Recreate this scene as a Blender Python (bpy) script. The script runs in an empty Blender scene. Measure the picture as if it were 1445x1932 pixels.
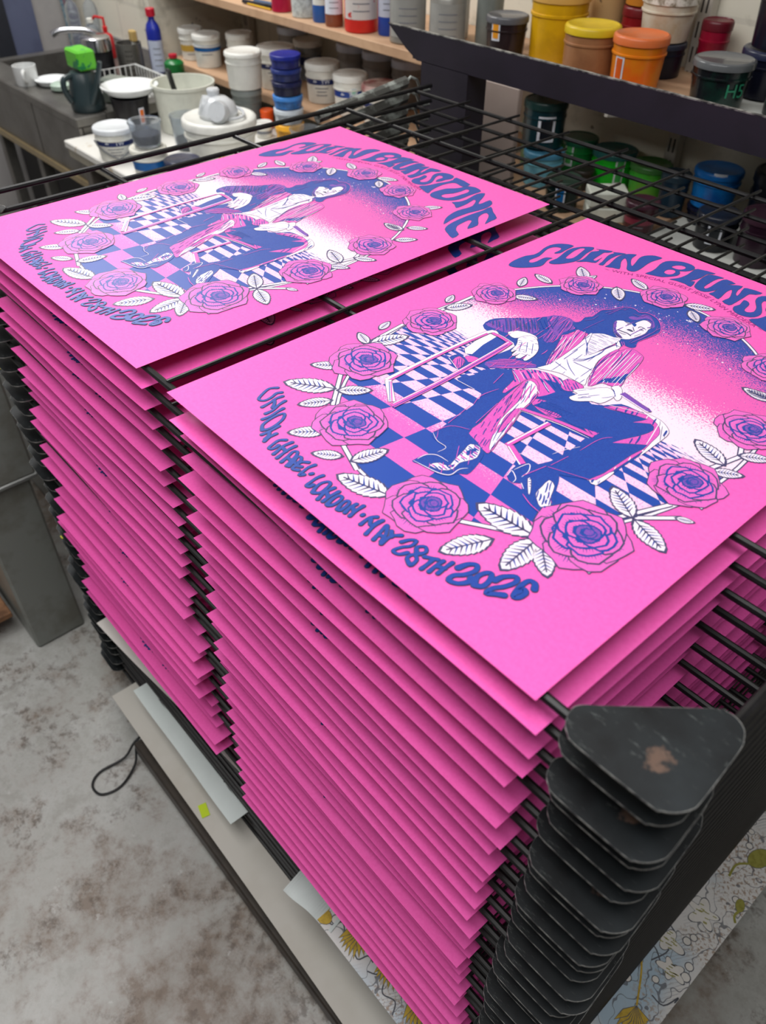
import bpy, bmesh, math, random
from mathutils import Vector, Matrix
from mathutils.geometry import tessellate_polygon
random.seed(7)
S = bpy.context.scene
C = S.collection
H0 = 1.2                                    # height of the top wire shelf above the floor

# ------------------------------------------------------------------ camera
cd = bpy.data.cameras.new('camera'); cam = bpy.data.objects.new('camera', cd); C.objects.link(cam); S.camera = cam
yaw, pitch, roll = -0.844903, 0.738620, 0.007877
cy, sy, cp, sp = math.cos(yaw), math.sin(yaw), math.cos(pitch), math.sin(pitch)
fw = Vector((sy*cp, cy*cp, -sp)); rt = Vector((cy, -sy, 0)); up = rt.cross(fw)
r2 = math.cos(roll)*rt + math.sin(roll)*up; u2 = -math.sin(roll)*rt + math.cos(roll)*up
M = Matrix((r2, u2, -fw)).transposed().to_4x4(); M.translation = Vector((0.6662, -0.2895, 0.4644+H0))
cam.matrix_world = M
cd.sensor_fit = 'VERTICAL'; cd.sensor_height = 24.0; cd.lens = 1493.3/1932*24.0; cd.clip_start = 0.02
cd.dof.use_dof = True; cd.dof.focus_distance = 0.95; cd.dof.aperture_fstop = 4.0

# ------------------------------------------------------------------ light
w = bpy.data.worlds.new('world'); S.world = w; w.use_nodes = True
bgn = w.node_tree.nodes['Background']; bgn.inputs[0].default_value = (0.94, 0.97, 1.0, 1); bgn.inputs[1].default_value = 0.12
def area(name, loc, sx, sy_, power, col=(1, .97, .93), rot=(0, 0, 0)):
    l = bpy.data.lights.new(name, 'AREA'); l.shape = 'RECTANGLE'; l.size = sx; l.size_y = sy_; l.energy = power; l.color = col
    o = bpy.data.objects.new(name, l); C.objects.link(o); o.location = loc; o.rotation_euler = rot; return o
area('ceiling_tube_light', (0.0, -0.22, 2.75), 2.4, 1.25, 52, (1, .985, .965))
area('ceiling_tube_light', (-2.4, 0.85, 2.75), 1.5, 0.4, 38, (1, .985, .965))
area('ceiling_tube_light', (-1.3, -1.5, 2.75), 1.5, 0.4, 14, (1, .985, .965))
S.view_settings.view_transform = 'Standard'; S.view_settings.look = 'None'; S.view_settings.gamma = 1
S.view_settings.use_curve_mapping = False; S.view_settings.exposure = -0.06

# ------------------------------------------------------------------ materials
def lin(c): return tuple((x/255/12.92 if x/255 <= .04045 else ((x/255+.055)/1.055)**2.4) for x in c)+(1,)
class NT:
    def __init__(s, m): s.t = m.node_tree; s.n = s.t.nodes; s.l = s.t.links
    def new(s, k, **a):
        n = s.n.new(k)
        for x, v in a.items(): setattr(n, x, v)
        return n
    def link(s, a, b): s.l.new(a, b)
    def math(s, op, a, b=None, clamp=False):
        n = s.n.new('ShaderNodeMath'); n.operation = op; n.use_clamp = clamp
        for i, v in enumerate((a, b)):
            if v is None: continue
            if isinstance(v, (int, float)): n.inputs[i].default_value = v
            else: s.l.new(v, n.inputs[i])
        return n.outputs[0]
    def mix(s, f, a, b):
        n = s.n.new('ShaderNodeMix'); n.data_type = 'RGBA'
        for k, v in ((0, f), (6, a), (7, b)):
            if isinstance(v, (int, float, tuple)): n.inputs[k].default_value = v
            else: s.l.new(v, n.inputs[k])
        return n.outputs[2]
    def noise(s, scale, detail=3, rough=.5, vec=None):
        n = s.n.new('ShaderNodeTexNoise'); n.inputs['Scale'].default_value = scale; n.inputs['Detail'].default_value = detail; n.inputs['Roughness'].default_value = rough
        if vec is None: vec = s.obj()
        s.l.new(vec, n.inputs['Vector']); return n.outputs[0]
    def obj(s):
        if not hasattr(s, '_o'): s._o = s.n.new('ShaderNodeTexCoord').outputs['Object']
        return s._o
    def ramp(s, f, a, b):
        n = s.n.new('ShaderNodeMapRange'); n.inputs[1].default_value = a; n.inputs[2].default_value = b; s.l.new(f, n.inputs[0]); return n.outputs[0]
MATS = {}
def mat(name, col, rough=.5, metal=0, var=None, vscale=30, vamt=.5, vlo=.45, vhi=.62, spec=.5, trans=0, bump=0, coat=0, ior=1.45):
    """procedural material: base colour mottled with a second colour through noise"""
    if name in MATS: return MATS[name]
    m = bpy.data.materials.new(name); m.use_nodes = True; t = NT(m); b = t.n['Principled BSDF']
    b.inputs['Roughness'].default_value = rough; b.inputs['Metallic'].default_value = metal
    b.inputs['Specular IOR Level'].default_value = spec; b.inputs['Transmission Weight'].default_value = trans; b.inputs['Coat Weight'].default_value = coat; b.inputs['IOR'].default_value = ior
    c = lin(col); v = lin(var) if var else tuple(x*.82 for x in c[:3])+(1,)
    f = t.math('MULTIPLY', t.ramp(t.noise(vscale, 5, .6), vlo, vhi), vamt)
    t.link(t.mix(f, c, v), b.inputs['Base Color'])
    if bump:
        bn = t.new('ShaderNodeBump'); bn.inputs['Strength'].default_value = bump; bn.inputs['Distance'].default_value = .002
        t.link(t.noise(vscale*3, 4), bn.inputs['Height']); t.link(bn.outputs[0], b.inputs['Normal'])
    MATS[name] = m; return m
def custom(name, fn, rough=.5, spec=.5, metal=0):
    m = bpy.data.materials.new(name); m.use_nodes = True; t = NT(m); b = t.n['Principled BSDF']
    b.inputs['Roughness'].default_value = rough; b.inputs['Specular IOR Level'].default_value = spec; b.inputs['Metallic'].default_value = metal
    t.link(fn(t, b), b.inputs['Base Color']); MATS[name] = m; return m

# ------------------------------------------------------------------ mesh helpers
class MB:
    def __init__(s): s.v = []; s.f = []; s.m = []; s.sm = []; s.mats = []
    def mi(s, m):
        if m is None: return 0
        if m not in s.mats: s.mats.append(m)
        return s.mats.index(m)
    def add(s, vs, fs, m=None, smooth=False):
        k = len(s.v); s.v += [tuple(v) for v in vs]; i = s.mi(m)
        for f in fs: s.f.append([k+a for a in f]); s.m.append(i); s.sm.append(smooth)
        return s
    def box(s, a, b, m=None, rz=0, pivot=None, bev=0):
        x0, y0, z0 = a; x1, y1, z1 = b
        if bev:
            vs = []; e = bev
            for z, k in ((z0, e), (z0+e, 0), (z1-e, 0), (z1, e)):
                for (x, y) in ((x0+k, y0+e), (x0+e, y0+k), (x1-e, y0+k), (x1-k, y0+e), (x1-k, y1-e), (x1-e, y1-k), (x0+e, y1-k), (x0+k, y1-e)): vs.append((x, y, z))
            fs = [list(range(7, -1, -1)), list(range(24, 32))]
            for r in range(3):
                for i in range(8): j = (i+1) % 8; fs.append([r*8+i, r*8+j, r*8+8+j, r*8+8+i])
        else:
            vs = [(x0, y0, z0), (x1, y0, z0), (x1, y1, z0), (x0, y1, z0), (x0, y0, z1), (x1, y0, z1), (x1, y1, z1), (x0, y1, z1)]
            fs = [(3, 2, 1, 0), (4, 5, 6, 7), (0, 1, 5, 4), (1, 2, 6, 5), (2, 3, 7, 6), (3, 0, 4, 7)]
        if rz:
            p = pivot or ((x0+x1)/2, (y0+y1)/2); c_, s_ = math.cos(rz), math.sin(rz)
            vs = [(p[0]+c_*(x-p[0])-s_*(y-p[1]), p[1]+s_*(x-p[0])+c_*(y-p[1]), z) for x, y, z in vs]
        return s.add(vs, fs, m)
    def tube(s, pts, r, m=None, n=8, close=False):
        pts = [Vector(p) for p in pts]; R = r if isinstance(r, (list, tuple)) else [r]*len(pts); vs = []; K = len(pts); prev = None
        for i, p in enumerate(pts):
            if close: t = pts[(i+1) % K]-pts[i-1]
            else: t = pts[min(i+1, K-1)]-pts[max(i-1, 0)]
            t.normalize()
            if prev is None: a = t.cross(Vector((0, 0, 1))); a = a if a.length > .05 else t.cross(Vector((1, 0, 0)))
            else: a = prev-t*prev.dot(t)
            a.normalize(); prev = a; b = t.cross(a)
            for k in range(n): g = 2*math.pi*k/n; vs.append(p+(a*math.cos(g)+b*math.sin(g))*R[i])
        fs = []
        for i in range(K if close else K-1):
            for k in range(n): j = (k+1) % n; q = (i+1) % K; fs.append((i*n+k, i*n+j, q*n+j, q*n+k))
        if not close: fs += [list(range(n-1, -1, -1)), [(K-1)*n+k for k in range(n)]]
        return s.add(vs, fs, m, True)
    def lathe(s, prof, c=(0, 0, 0), m=None, n=28, smooth=True, capb=True, capt=True):
        vs = []; K = len(prof)
        for r, z in prof:
            for k in range(n): g = 2*math.pi*k/n; vs.append((c[0]+r*math.cos(g), c[1]+r*math.sin(g), c[2]+z))
        fs = [(i*n+k, i*n+(k+1) % n, (i+1)*n+(k+1) % n, (i+1)*n+k) for i in range(K-1) for k in range(n)]
        s.add(vs, fs, m, smooth); k0 = len(s.v)-len(vs); i = s.mi(m)
        if capb: s.f.append([k0+k for k in range(n-1, -1, -1)]); s.m.append(i); s.sm.append(False)
        if capt: s.f.append([k0+(K-1)*n+k for k in range(n)]); s.m.append(i); s.sm.append(False)
        return s
    def plate(s, outline, z0, z1, m=None):
        n = len(outline); vs = [(x, y, z0) for x, y in outline]+[(x, y, z1) for x, y in outline]
        fs = [list(range(n-1, -1, -1)), list(range(n, 2*n))]+[(i, (i+1) % n, n+(i+1) % n, n+i) for i in range(n)]
        return s.add(vs, fs, m)
    def mesh(s, name):
        me = bpy.data.meshes.new(name); me.from_pydata(s.v, [], s.f)
        for m in s.mats: me.materials.append(m)
        for p, i, k in zip(me.polygons, s.m, s.sm): p.material_index = i; p.use_smooth = k
        me.validate(); me.update()
        if any(s.sm):
            try: me.set_sharp_from_angle(angle=math.radians(40))
            except Exception: pass
        return me
    def build(s, name, parent=None, loc=None):
        o = bpy.data.objects.new(name, s.mesh(name)); C.objects.link(o)
        if parent is not None: o.parent = parent
        if loc is not None: o.location = loc
        return o
def tag(o, label=None, cat=None, group=None, kind=None):
    for k, v in (('label', label), ('category', cat), ('group', group), ('kind', kind)):
        if v: o[k] = v
    return o
def thing(name, label, cat, loc=(0, 0, 0), rz=0, group=None):
    o = bpy.data.objects.new(name, None); C.objects.link(o); o.empty_display_size = .05
    o.location = loc; o.rotation_euler = (0, 0, rz); return tag(o, label, cat, group)
def struct(name, mb): return tag(mb.build(name), kind='structure')
def catmull(p, close=True, n=4):
    out = []; K = len(p)
    for i in range(K if close else K-1):
        g = lambda j: Vector(p[j % K] if close else p[max(0, min(K-1, j))])
        a, b, c, d = g(i-1), g(i), g(i+1), g(i+2)
        for k in range(n):
            t = k/n; out.append(tuple(.5*((2*b)+(c-a)*t+(2*a-5*b+4*c-d)*t*t+(3*b-a-3*c+d)*t**3)))
    if not close: out.append(tuple(p[-1]))
    return out
_txt = {}
def text2d(s, size=1.0, bold=0.0):
    """outline text as a flat triangle list (verts, faces) from the built-in font"""
    k = (s, size, bold)
    if k in _txt: return _txt[k]
    cu = bpy.data.curves.new('t', 'FONT'); cu.body = s; cu.size = size; cu.align_x = 'CENTER'; cu.align_y = 'CENTER'; cu.offset = bold; cu.resolution_u = 3
    ob = bpy.data.objects.new('t', cu); C.objects.link(ob); dg = bpy.context.evaluated_depsgraph_get()
    me = bpy.data.meshes.new_from_object(ob.evaluated_get(dg)); vs = [(v.co.x, v.co.y) for v in me.vertices]; fs = [list(p.vertices) for p in me.polygons]
    bpy.data.objects.remove(ob); bpy.data.meshes.remove(me); bpy.data.curves.remove(cu)
    _txt[k] = (vs, fs); return _txt[k]
# ------------------------------------------------------------------ floor, walls
def f_floor(t, b):
    n1 = t.noise(1.7, 7, .66); n2 = t.noise(11, 9, .74); n3 = t.noise(42, 7, .75); n4 = t.noise(5.5, 6, .68)
    c = t.mix(t.ramp(n2, .38, .64), lin((160, 159, 154)), lin((194, 195, 193)))
    f = t.math('ADD', t.math('MULTIPLY', n1, .5), t.math('MULTIPLY', n2, .5))
    c = t.mix(t.math('MULTIPLY', t.ramp(f, .47, .58), .85), c, lin((112, 94, 78)))
    c = t.mix(t.math('MULTIPLY', t.math('MULTIPLY', t.ramp(n3, .49, .57), t.ramp(n4, .47, .58)), .6), c, lin((78, 66, 56)))
    c = t.mix(t.math('MULTIPLY', t.ramp(t.noise(26, 8, .8), .66, .7), .75), c, lin((60, 54, 50)))
    c = t.mix(t.math('MULTIPLY', t.ramp(t.noise(19, 8, .7), .63, .67), .5), c, lin((196, 196, 194)))
    bn = t.new('ShaderNodeBump'); bn.inputs['Strength'].default_value = .25; bn.inputs['Distance'].default_value = .004
    t.link(n2, bn.inputs['Height']); t.link(bn.outputs[0], b.inputs['Normal'])
    t.link(t.ramp(n1, .3, .9), b.inputs['Roughness'])
    return c
custom('concrete', f_floor, .6, .4)
struct('floor', MB().box((-4.2, -3.2, -.06), (3.2, 2.2, 0), MATS['concrete']))
def f_brick(t, b):
    br = t.new('ShaderNodeTexBrick'); mp = t.new('ShaderNodeMapping'); mp.inputs['Rotation'].default_value = (math.pi/2, 0, 0); t.link(t.obj(), mp.inputs[0]); t.link(mp.outputs[0], br.inputs['Vector'])
    br.inputs['Scale'].default_value = 1; br.inputs['Brick Width'].default_value = .44; br.inputs['Row Height'].default_value = .215; br.inputs['Mortar Size'].default_value = .006
    br.inputs['Color1'].default_value = lin((230, 225, 208)); br.inputs['Color2'].default_value = lin((226, 221, 205)); br.inputs['Mortar'].default_value = lin((216, 211, 196))
    c = t.mix(t.math('MULTIPLY', t.ramp(t.noise(9, 6, .65), .55, .68), .5), br.outputs[0], lin((150, 145, 128)))
    return t.mix(t.math('MULTIPLY', t.math('GREATER_THAN', t.noise(24, 2, .4), .72), .7), c, lin((70, 62, 55)))
custom('painted_block', f_brick, .6)
struct('wall_back', MB().box((-4.2, 1.66, 0), (3.2, 1.78, 2.9), MATS['painted_block']))
grey_wall = mat('grey_wall_paint', (172, 168, 166), .6, var=(140, 138, 140), vscale=4)
struct('wall_recess', MB().box((-3.25, 1.275, 0), (-2.385, 1.66, 2.9), MATS['painted_block']))
struct('wall_left', MB().box((-3.25, -3.2, 0), (-3.10, 1.275, 2.9), grey_wall))
struct('door_1', MB().box((-3.10, 1.00, 0), (-3.07, 1.115, 2.05), mat('door_blue_grey', (92, 98, 124), .5, var=(70, 74, 100), vscale=5)).box((-3.10, .93, 0), (-3.06, 1.0, 2.1), mat('dark_trim', (40, 42, 50), .5)))

# ------------------------------------------------------------------ drying rack
XL, XR = -.675, .600                       # side rods
XROD = [.012, .2625, .526, .79, .985]      # heavy rods running across
def f_enamel(t, b):
    base = t.mix(t.ramp(t.noise(22, 4, .6), .4, .7), lin((22, 22, 27)), lin((36, 37, 42)))
    base = t.mix(t.math('MULTIPLY', t.ramp(t.noise(60, 6, .75), .67, .7), .8), base, lin((150, 145, 140)))
    base = t.mix(t.math('MULTIPLY', t.ramp(t.noise(26, 2, .5), .69, .71), .8), base, lin((104, 82, 66)))
    return base
custom('black_enamel', f_enamel, .38, .5)
def f_rod(t, b):
    base = t.mix(t.ramp(t.noise(30, 4, .6), .4, .7), lin((14, 13, 15)), lin((28, 27, 29)))
    return t.mix(t.math('MULTIPLY', t.ramp(t.noise(85, 4, .7), .7, .74), .7), base, lin((150, 146, 142)))
custom('rod_enamel', f_rod, .4, .4)
def f_plate(t, b):
    # worn sheet metal plate: black enamel, pale scuffs, a rust brown smear where the plates rub
    base = t.mix(t.ramp(t.noise(14, 5, .6), .35, .7), lin((11, 12, 14)), lin((35, 40, 43)))
    sc = t.new('ShaderNodeMapping'); sc.inputs['Scale'].default_value = (1, 5, 1); sc.inputs['Rotation'].default_value = (0, 0, .6); t.link(t.obj(), sc.inputs[0])
    base = t.mix(t.math('MULTIPLY', t.ramp(t.noise(40, 6, .8, sc.outputs[0]), .6, .68), .5), base, lin((120, 126, 124)))
    d = t.new('ShaderNodeVectorMath', operation='DISTANCE'); t.link(t.obj(), d.inputs[0]); d.inputs[1].default_value = (.5835, .0235, 0)
    r = t.math('ADD', d.outputs['Value'], t.math('MULTIPLY', t.math('ADD', t.math('MULTIPLY', t.math('SUBTRACT', t.noise(150, 5, .7), .5), .5), t.math('SUBTRACT', t.noise(45, 2, .5), .5)), .036))
    return t.mix(t.math('MULTIPLY', t.ramp(r, .0122, .0078), .8), base, lin((104, 82, 70)))
custom('scuffed_plate', f_plate, .5, .3)
edge_m = mat('bare_and_lit_edge', (168, 168, 165), .4, .6, var=(60, 60, 64), vscale=70, vamt=1, vlo=.4, vhi=.6)
E_, RD, PL = MATS['black_enamel'], MATS['rod_enamel'], MATS['scuffed_plate']
steel_dark = mat('charcoal_steel', (38, 33, 44), .5, 0, var=(30, 27, 34), vscale=12, spec=.4)
rack = thing('drying_rack', 'black metal print drying rack with many stacked wire shelves holding pink posters', 'drying rack', (0, 0, 0))
m = MB()
m.plate([(-.755, 1.075), (-.612, 1.075), (-.612, 1.135), (-.755, 1.135)], .05, H0+.023, steel_dark)
m.build('rear_post', rack)
m = MB()                                   # folded channel across the back with a mitred end
for y0, y1, zz in ((1.075, 1.081, 0),):
    o = [(-.868, H0+.081), (-.807, H0+.040), (-.770, H0+.022), (.9, H0+.022), (.9, H0+.081)]
    n = len(o); vs = [(x, 1.075, z) for x, z in o]+[(x, 1.081, z) for x, z in o]
    m.add(vs, [tuple(range(n)), tuple(range(2*n-1, n-1, -1))]+[(i, n+i, n+(i+1) % n, (i+1) % n) for i in range(n)], steel_dark)
    m.box((-.862, 1.0748, H0+.0795), (.9, 1.083, H0+.0815), edge_m).box((-.79, 1.081, H0+.022), (.9, 1.125, H0+.027), steel_dark)  # pale strip paints the light caught along the beam's top edge
m.build('top_beam', rack)
m = MB()
brn = mat('worn_brown_steel', (62, 55, 48), .45, .2, var=(40, 36, 34), vscale=20); m.box((-.415, -.046, .05), (.66, -.022, .075), E_, bev=.004).box((-.43, -.066, .022), (.66, -.044, .07), brn, bev=.003)
m.box((-.66, 1.03, .05), (.66, 1.07, .105), E_).box((-.44, -.04, .05), (-.41, 1.07, .085), E_).box((.62, -.088, .05), (.655, 1.07, .105), E_)
for x in (-.36, .60):
    for y in (.10, 1.03): m.lathe([(.004, -.012), (.03, -.012), (.03, .012), (.004, .012)], (x, y, .03), E_, 20).box((x-.02, y-.02, .045), (x+.02, y+.02, .06), E_)
m.build('base_frame', rack)
PLATE = [(.524, .004), (.522, .014), (.527, .022), (.535, .030), (.5845, .0835), (.592, .0885), (.5997, .089), (.607, .085), (.611, .078), (.6135, .068), (.6165, .020), (.6155, .010), (.6105, .001), (.604, -.0045), (.596, -.007), (.5420, -.0085), (.532, -.0055), (.527, -.0015)]
PLATE = [tuple(p) for p in catmull([(x, y) for x, y in PLATE], True, 3)]
cxm = (XL+XR)/2
def plate_mesh(mirror=False):
    b = MB(); o = [((2*cxm-x), y) for x, y in PLATE] if mirror else PLATE
    if mirror: o = o[::-1]
    b.plate(o, .0035, .0048, PL); n = len(o); e = MB()
    vs = [(x, y, .0034) for x, y in o]+[(x, y, .0050) for x, y in o]; c = (sum(x for x, y in o)/n, sum(y for x, y in o)/n)
    vs += [(c[0]+(x-c[0])*1.008, c[1]+(y-c[1])*1.008, z) for x, y, z in vs[:n]]+[(c[0]+(x-c[0])*1.008, c[1]+(y-c[1])*1.008, z) for x, y, z in vs[n:2*n]]
    fs = []
    for i in range(n): j = (i+1) % n; fs += [(2*n+i, 2*n+j, 3*n+j, 3*n+i), (n+i, 3*n+i, 3*n+j, n+j), (i, j, 2*n+j, 2*n+i)]
    b.add(vs, fs, edge_m); return b.mesh('corner_plate')
pm_r, pm_l = plate_mesh(), plate_mesh(True)
def shelf_mesh():
    b = MB()
    for i, y in enumerate(XROD): b.tube([(XL, y, -.0055 if i == 0 else -.0075), (XR, y, -.0055 if i == 0 else -.0075)], .0041 if i == 0 else .0038, RD, 8)
    for x in (XL, XR): b.tube([(x, .012, -.0035), (x, 1.03, -.0035)], .0045, RD, 8)
    for k in range(1, 10):
        x = -.662+.1281*k; b.tube([(x, .012, -.0016), (x, 1.0+.012*((k*37) % 5)/5, -.0016)], .0024, RD, 6)
    return b.mesh('wire_shelf')
sm_ = shelf_mesh()
spring_m = custom('spring_steel', lambda t, b: t.mix(t.math('MULTIPLY', t.ramp(t.noise(30, 4, .6), .5, .6), .8), lin((98, 98, 94)), lin((176, 182, 176))), .4, .5, .3)
def helix(b, p, q, R, r, turns, m):
    p, q = Vector(p), Vector(q); d = (q-p).normalized(); a = d.cross(Vector((0, 0, 1))).normalized(); c = d.cross(a); N = turns*8
    b.tube([p+(q-p)*(i/N)+(a*math.cos(2*math.pi*i/8)+c*math.sin(2*math.pi*i/8))*R for i in range(N+1)], r, m, 5)
sb = MB(); helix(sb, (-.702, .74, -.020), (-.708, .985, .004), .0105, .0019, 80, spring_m)
sb.tube([(-.706, .985, .004), (-.708, 1.0, .012), (-.702, 1.012, .006), (-.698, 1.018, -.01), (-.70, 1.03, -.018), (-.70, 1.05, -.02)], .003, spring_m, 6)
spring_mesh = sb.mesh('spring')
tape_y = mat('yellow_tape', (206, 200, 30), .6); tape_g = mat('green_tape', (40, 150, 110), .6)
NSH = 38; SP = .0297
for i in range(NSH):
    z = H0-SP*i; rr = random.Random(100+i)
    sh = bpy.data.objects.new('wire_shelf', sm_); C.objects.link(sh); sh.parent = rack; sh.location = (0, rr.uniform(-.003, .003) if i else 0, z)
    for k, me in enumerate((pm_r, pm_l)):
        p = bpy.data.objects.new('corner_plate', me); C.objects.link(p); p.parent = sh
        if i: p.location = (rr.uniform(-.006, .004), rr.uniform(-.006, .005), 0)
    if i < 9:
        p = bpy.data.objects.new('spring', spring_mesh); C.objects.link(p); p.parent = sh
    if i in (10, 24): p = MB().box((XL-.012, -.006, .0052), (XL-.001, .006, .0062), tape_y, bev=.0002).build('tape_flag', sh); p['label'] = 'yellow tape flag'
    if i in (5, 31): p = MB().box((XL-.014, .002, .0052), (XL-.004, .012, .0062), tape_g, bev=.0002).build('tape_flag', sh); p['label'] = 'green tape flag'

# ------------------------------------------------------------------ the printed posters
PW, PH = .5, .7
def f_paper(t, b):
    return t.mix(t.ramp(t.noise(260, 3, .6), .35, .65), lin((241, 95, 181)), lin((236, 88, 174)))
custom('pink_paper', f_paper, .55, .35)
def inkmat(name, a, c_, rough=.42):
    custom(name, lambda t, b: t.mix(t.ramp(t.noise(900, 2, .6), .35, .68), lin(a), lin(c_)), rough, .5)
inkmat('ink_blue', (28, 72, 160), (20, 52, 140)); inkmat('ink_outline', (74, 70, 104), (54, 54, 100)); inkmat('ink_white', (238, 226, 238), (228, 212, 232))
inkmat('ink_magenta', (222, 92, 182), (196, 70, 172)); inkmat('ink_violet', (140, 74, 168), (78, 66, 164)); inkmat('ink_tile', (240, 196, 226), (232, 168, 210)); inkmat('ink_rose', (226, 104, 188), (216, 92, 184)); inkmat('ink_fine', (150, 34, 128), (136, 30, 120))
def f_sky(t, b):
    x = t.new('ShaderNodeSeparateXYZ'); t.link(t.obj(), x.inputs[0]); u, v = x.outputs[0], x.outputs[1]
    g = t.noise(560, 2, .9); g2 = t.noise(470, 2, .9)
    # bands of sky: deep blue overhead, magenta, pale glow at the horizon, broken up by stipple
    du = t.math('SUBTRACT', u, .3); h = t.math('ADD', v, t.math('MULTIPLY', t.math('MULTIPLY', du, du), 2.0))
    pblue = t.ramp(h, .455, .555); pmag = t.ramp(v, .345, .425)
    dith = t.math('MULTIPLY', t.math('SUBTRACT', g, .5), 2.6); dith2 = t.math('MULTIPLY', t.math('SUBTRACT', g2, .5), 2.4)
    mag = t.ramp(t.math('ADD', pmag, dith2), .44, .56); blu = t.ramp(t.math('ADD', pblue, dith), .44, .56)
    sky = t.mix(mag, lin((240, 212, 228)), lin((224, 88, 172))); sky = t.mix(blu, sky, lin((34, 66, 156)))
    # chequered floor in perspective
    den = t.math('ADD', t.math('ADD', t.math('MULTIPLY', u, .1365), t.math('MULTIPLY', v, -2.6675)), 1.0)
    I = t.math('DIVIDE', t.math('ADD', t.math('ADD', t.math('MULTIPLY', u, 12.1211), t.math('MULTIPLY', v, -1.3922)), -2.462), den)
    J = t.math('DIVIDE', t.math('ADD', t.math('ADD', t.math('MULTIPLY', u, -.2945), t.math('MULTIPLY', v, 23.3427)), -3.0719), den)
    s_ = t.math('ADD', t.math('FLOOR', I), t.math('FLOOR', J)); par = t.math('ABSOLUTE', t.math('MODULO', s_, 2.0)); par = t.math('GREATER_THAN', par, .5)
    pinkness = t.ramp(v, .24, .12)
    fi = t.math('FRACT', I); shade = t.math('SUBTRACT', 1.0, t.math('MULTIPLY', fi, 1.0))
    grain = t.math('MULTIPLY', t.math('SUBTRACT', g, .5), 1.3)
    tile = t.mix(t.ramp(t.math('ADD', t.math('SUBTRACT', 1.0, pinkness), grain), .40, .5), lin((228, 92, 180)), lin((238, 192, 220)))
    tile = t.mix(t.math('MULTIPLY', t.math('GREATER_THAN', g2, .585), .75), tile, lin((204, 110, 190)))
    fl = t.mix(par, lin((24, 66, 156)), tile)
    # chequers break up into strokes towards the horizon
    st = t.new('ShaderNodeMapping'); st.inputs['Scale'].default_value = (1, 7, 1); t.link(t.obj(), st.inputs[0])
    hz = t.math('ADD', v, t.math('MULTIPLY', t.math('SUBTRACT', t.noise(70, 2, .6, st.outputs[0]), .5), .05))
    return t.mix(t.math('LESS_THAN', hz, .318), sky, fl)
custom('ink_scene', f_sky, .42, .5)
K = {'b': MATS['ink_blue'], 'o': MATS['ink_outline'], 'w': MATS['ink_white'], 'm': MATS['ink_magenta'], 'v': MATS['ink_violet'], 't': MATS['ink_tile'], 'r': MATS['ink_rose'], 'f': MATS['ink_fine'], 's': MATS['ink_scene']}
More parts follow.
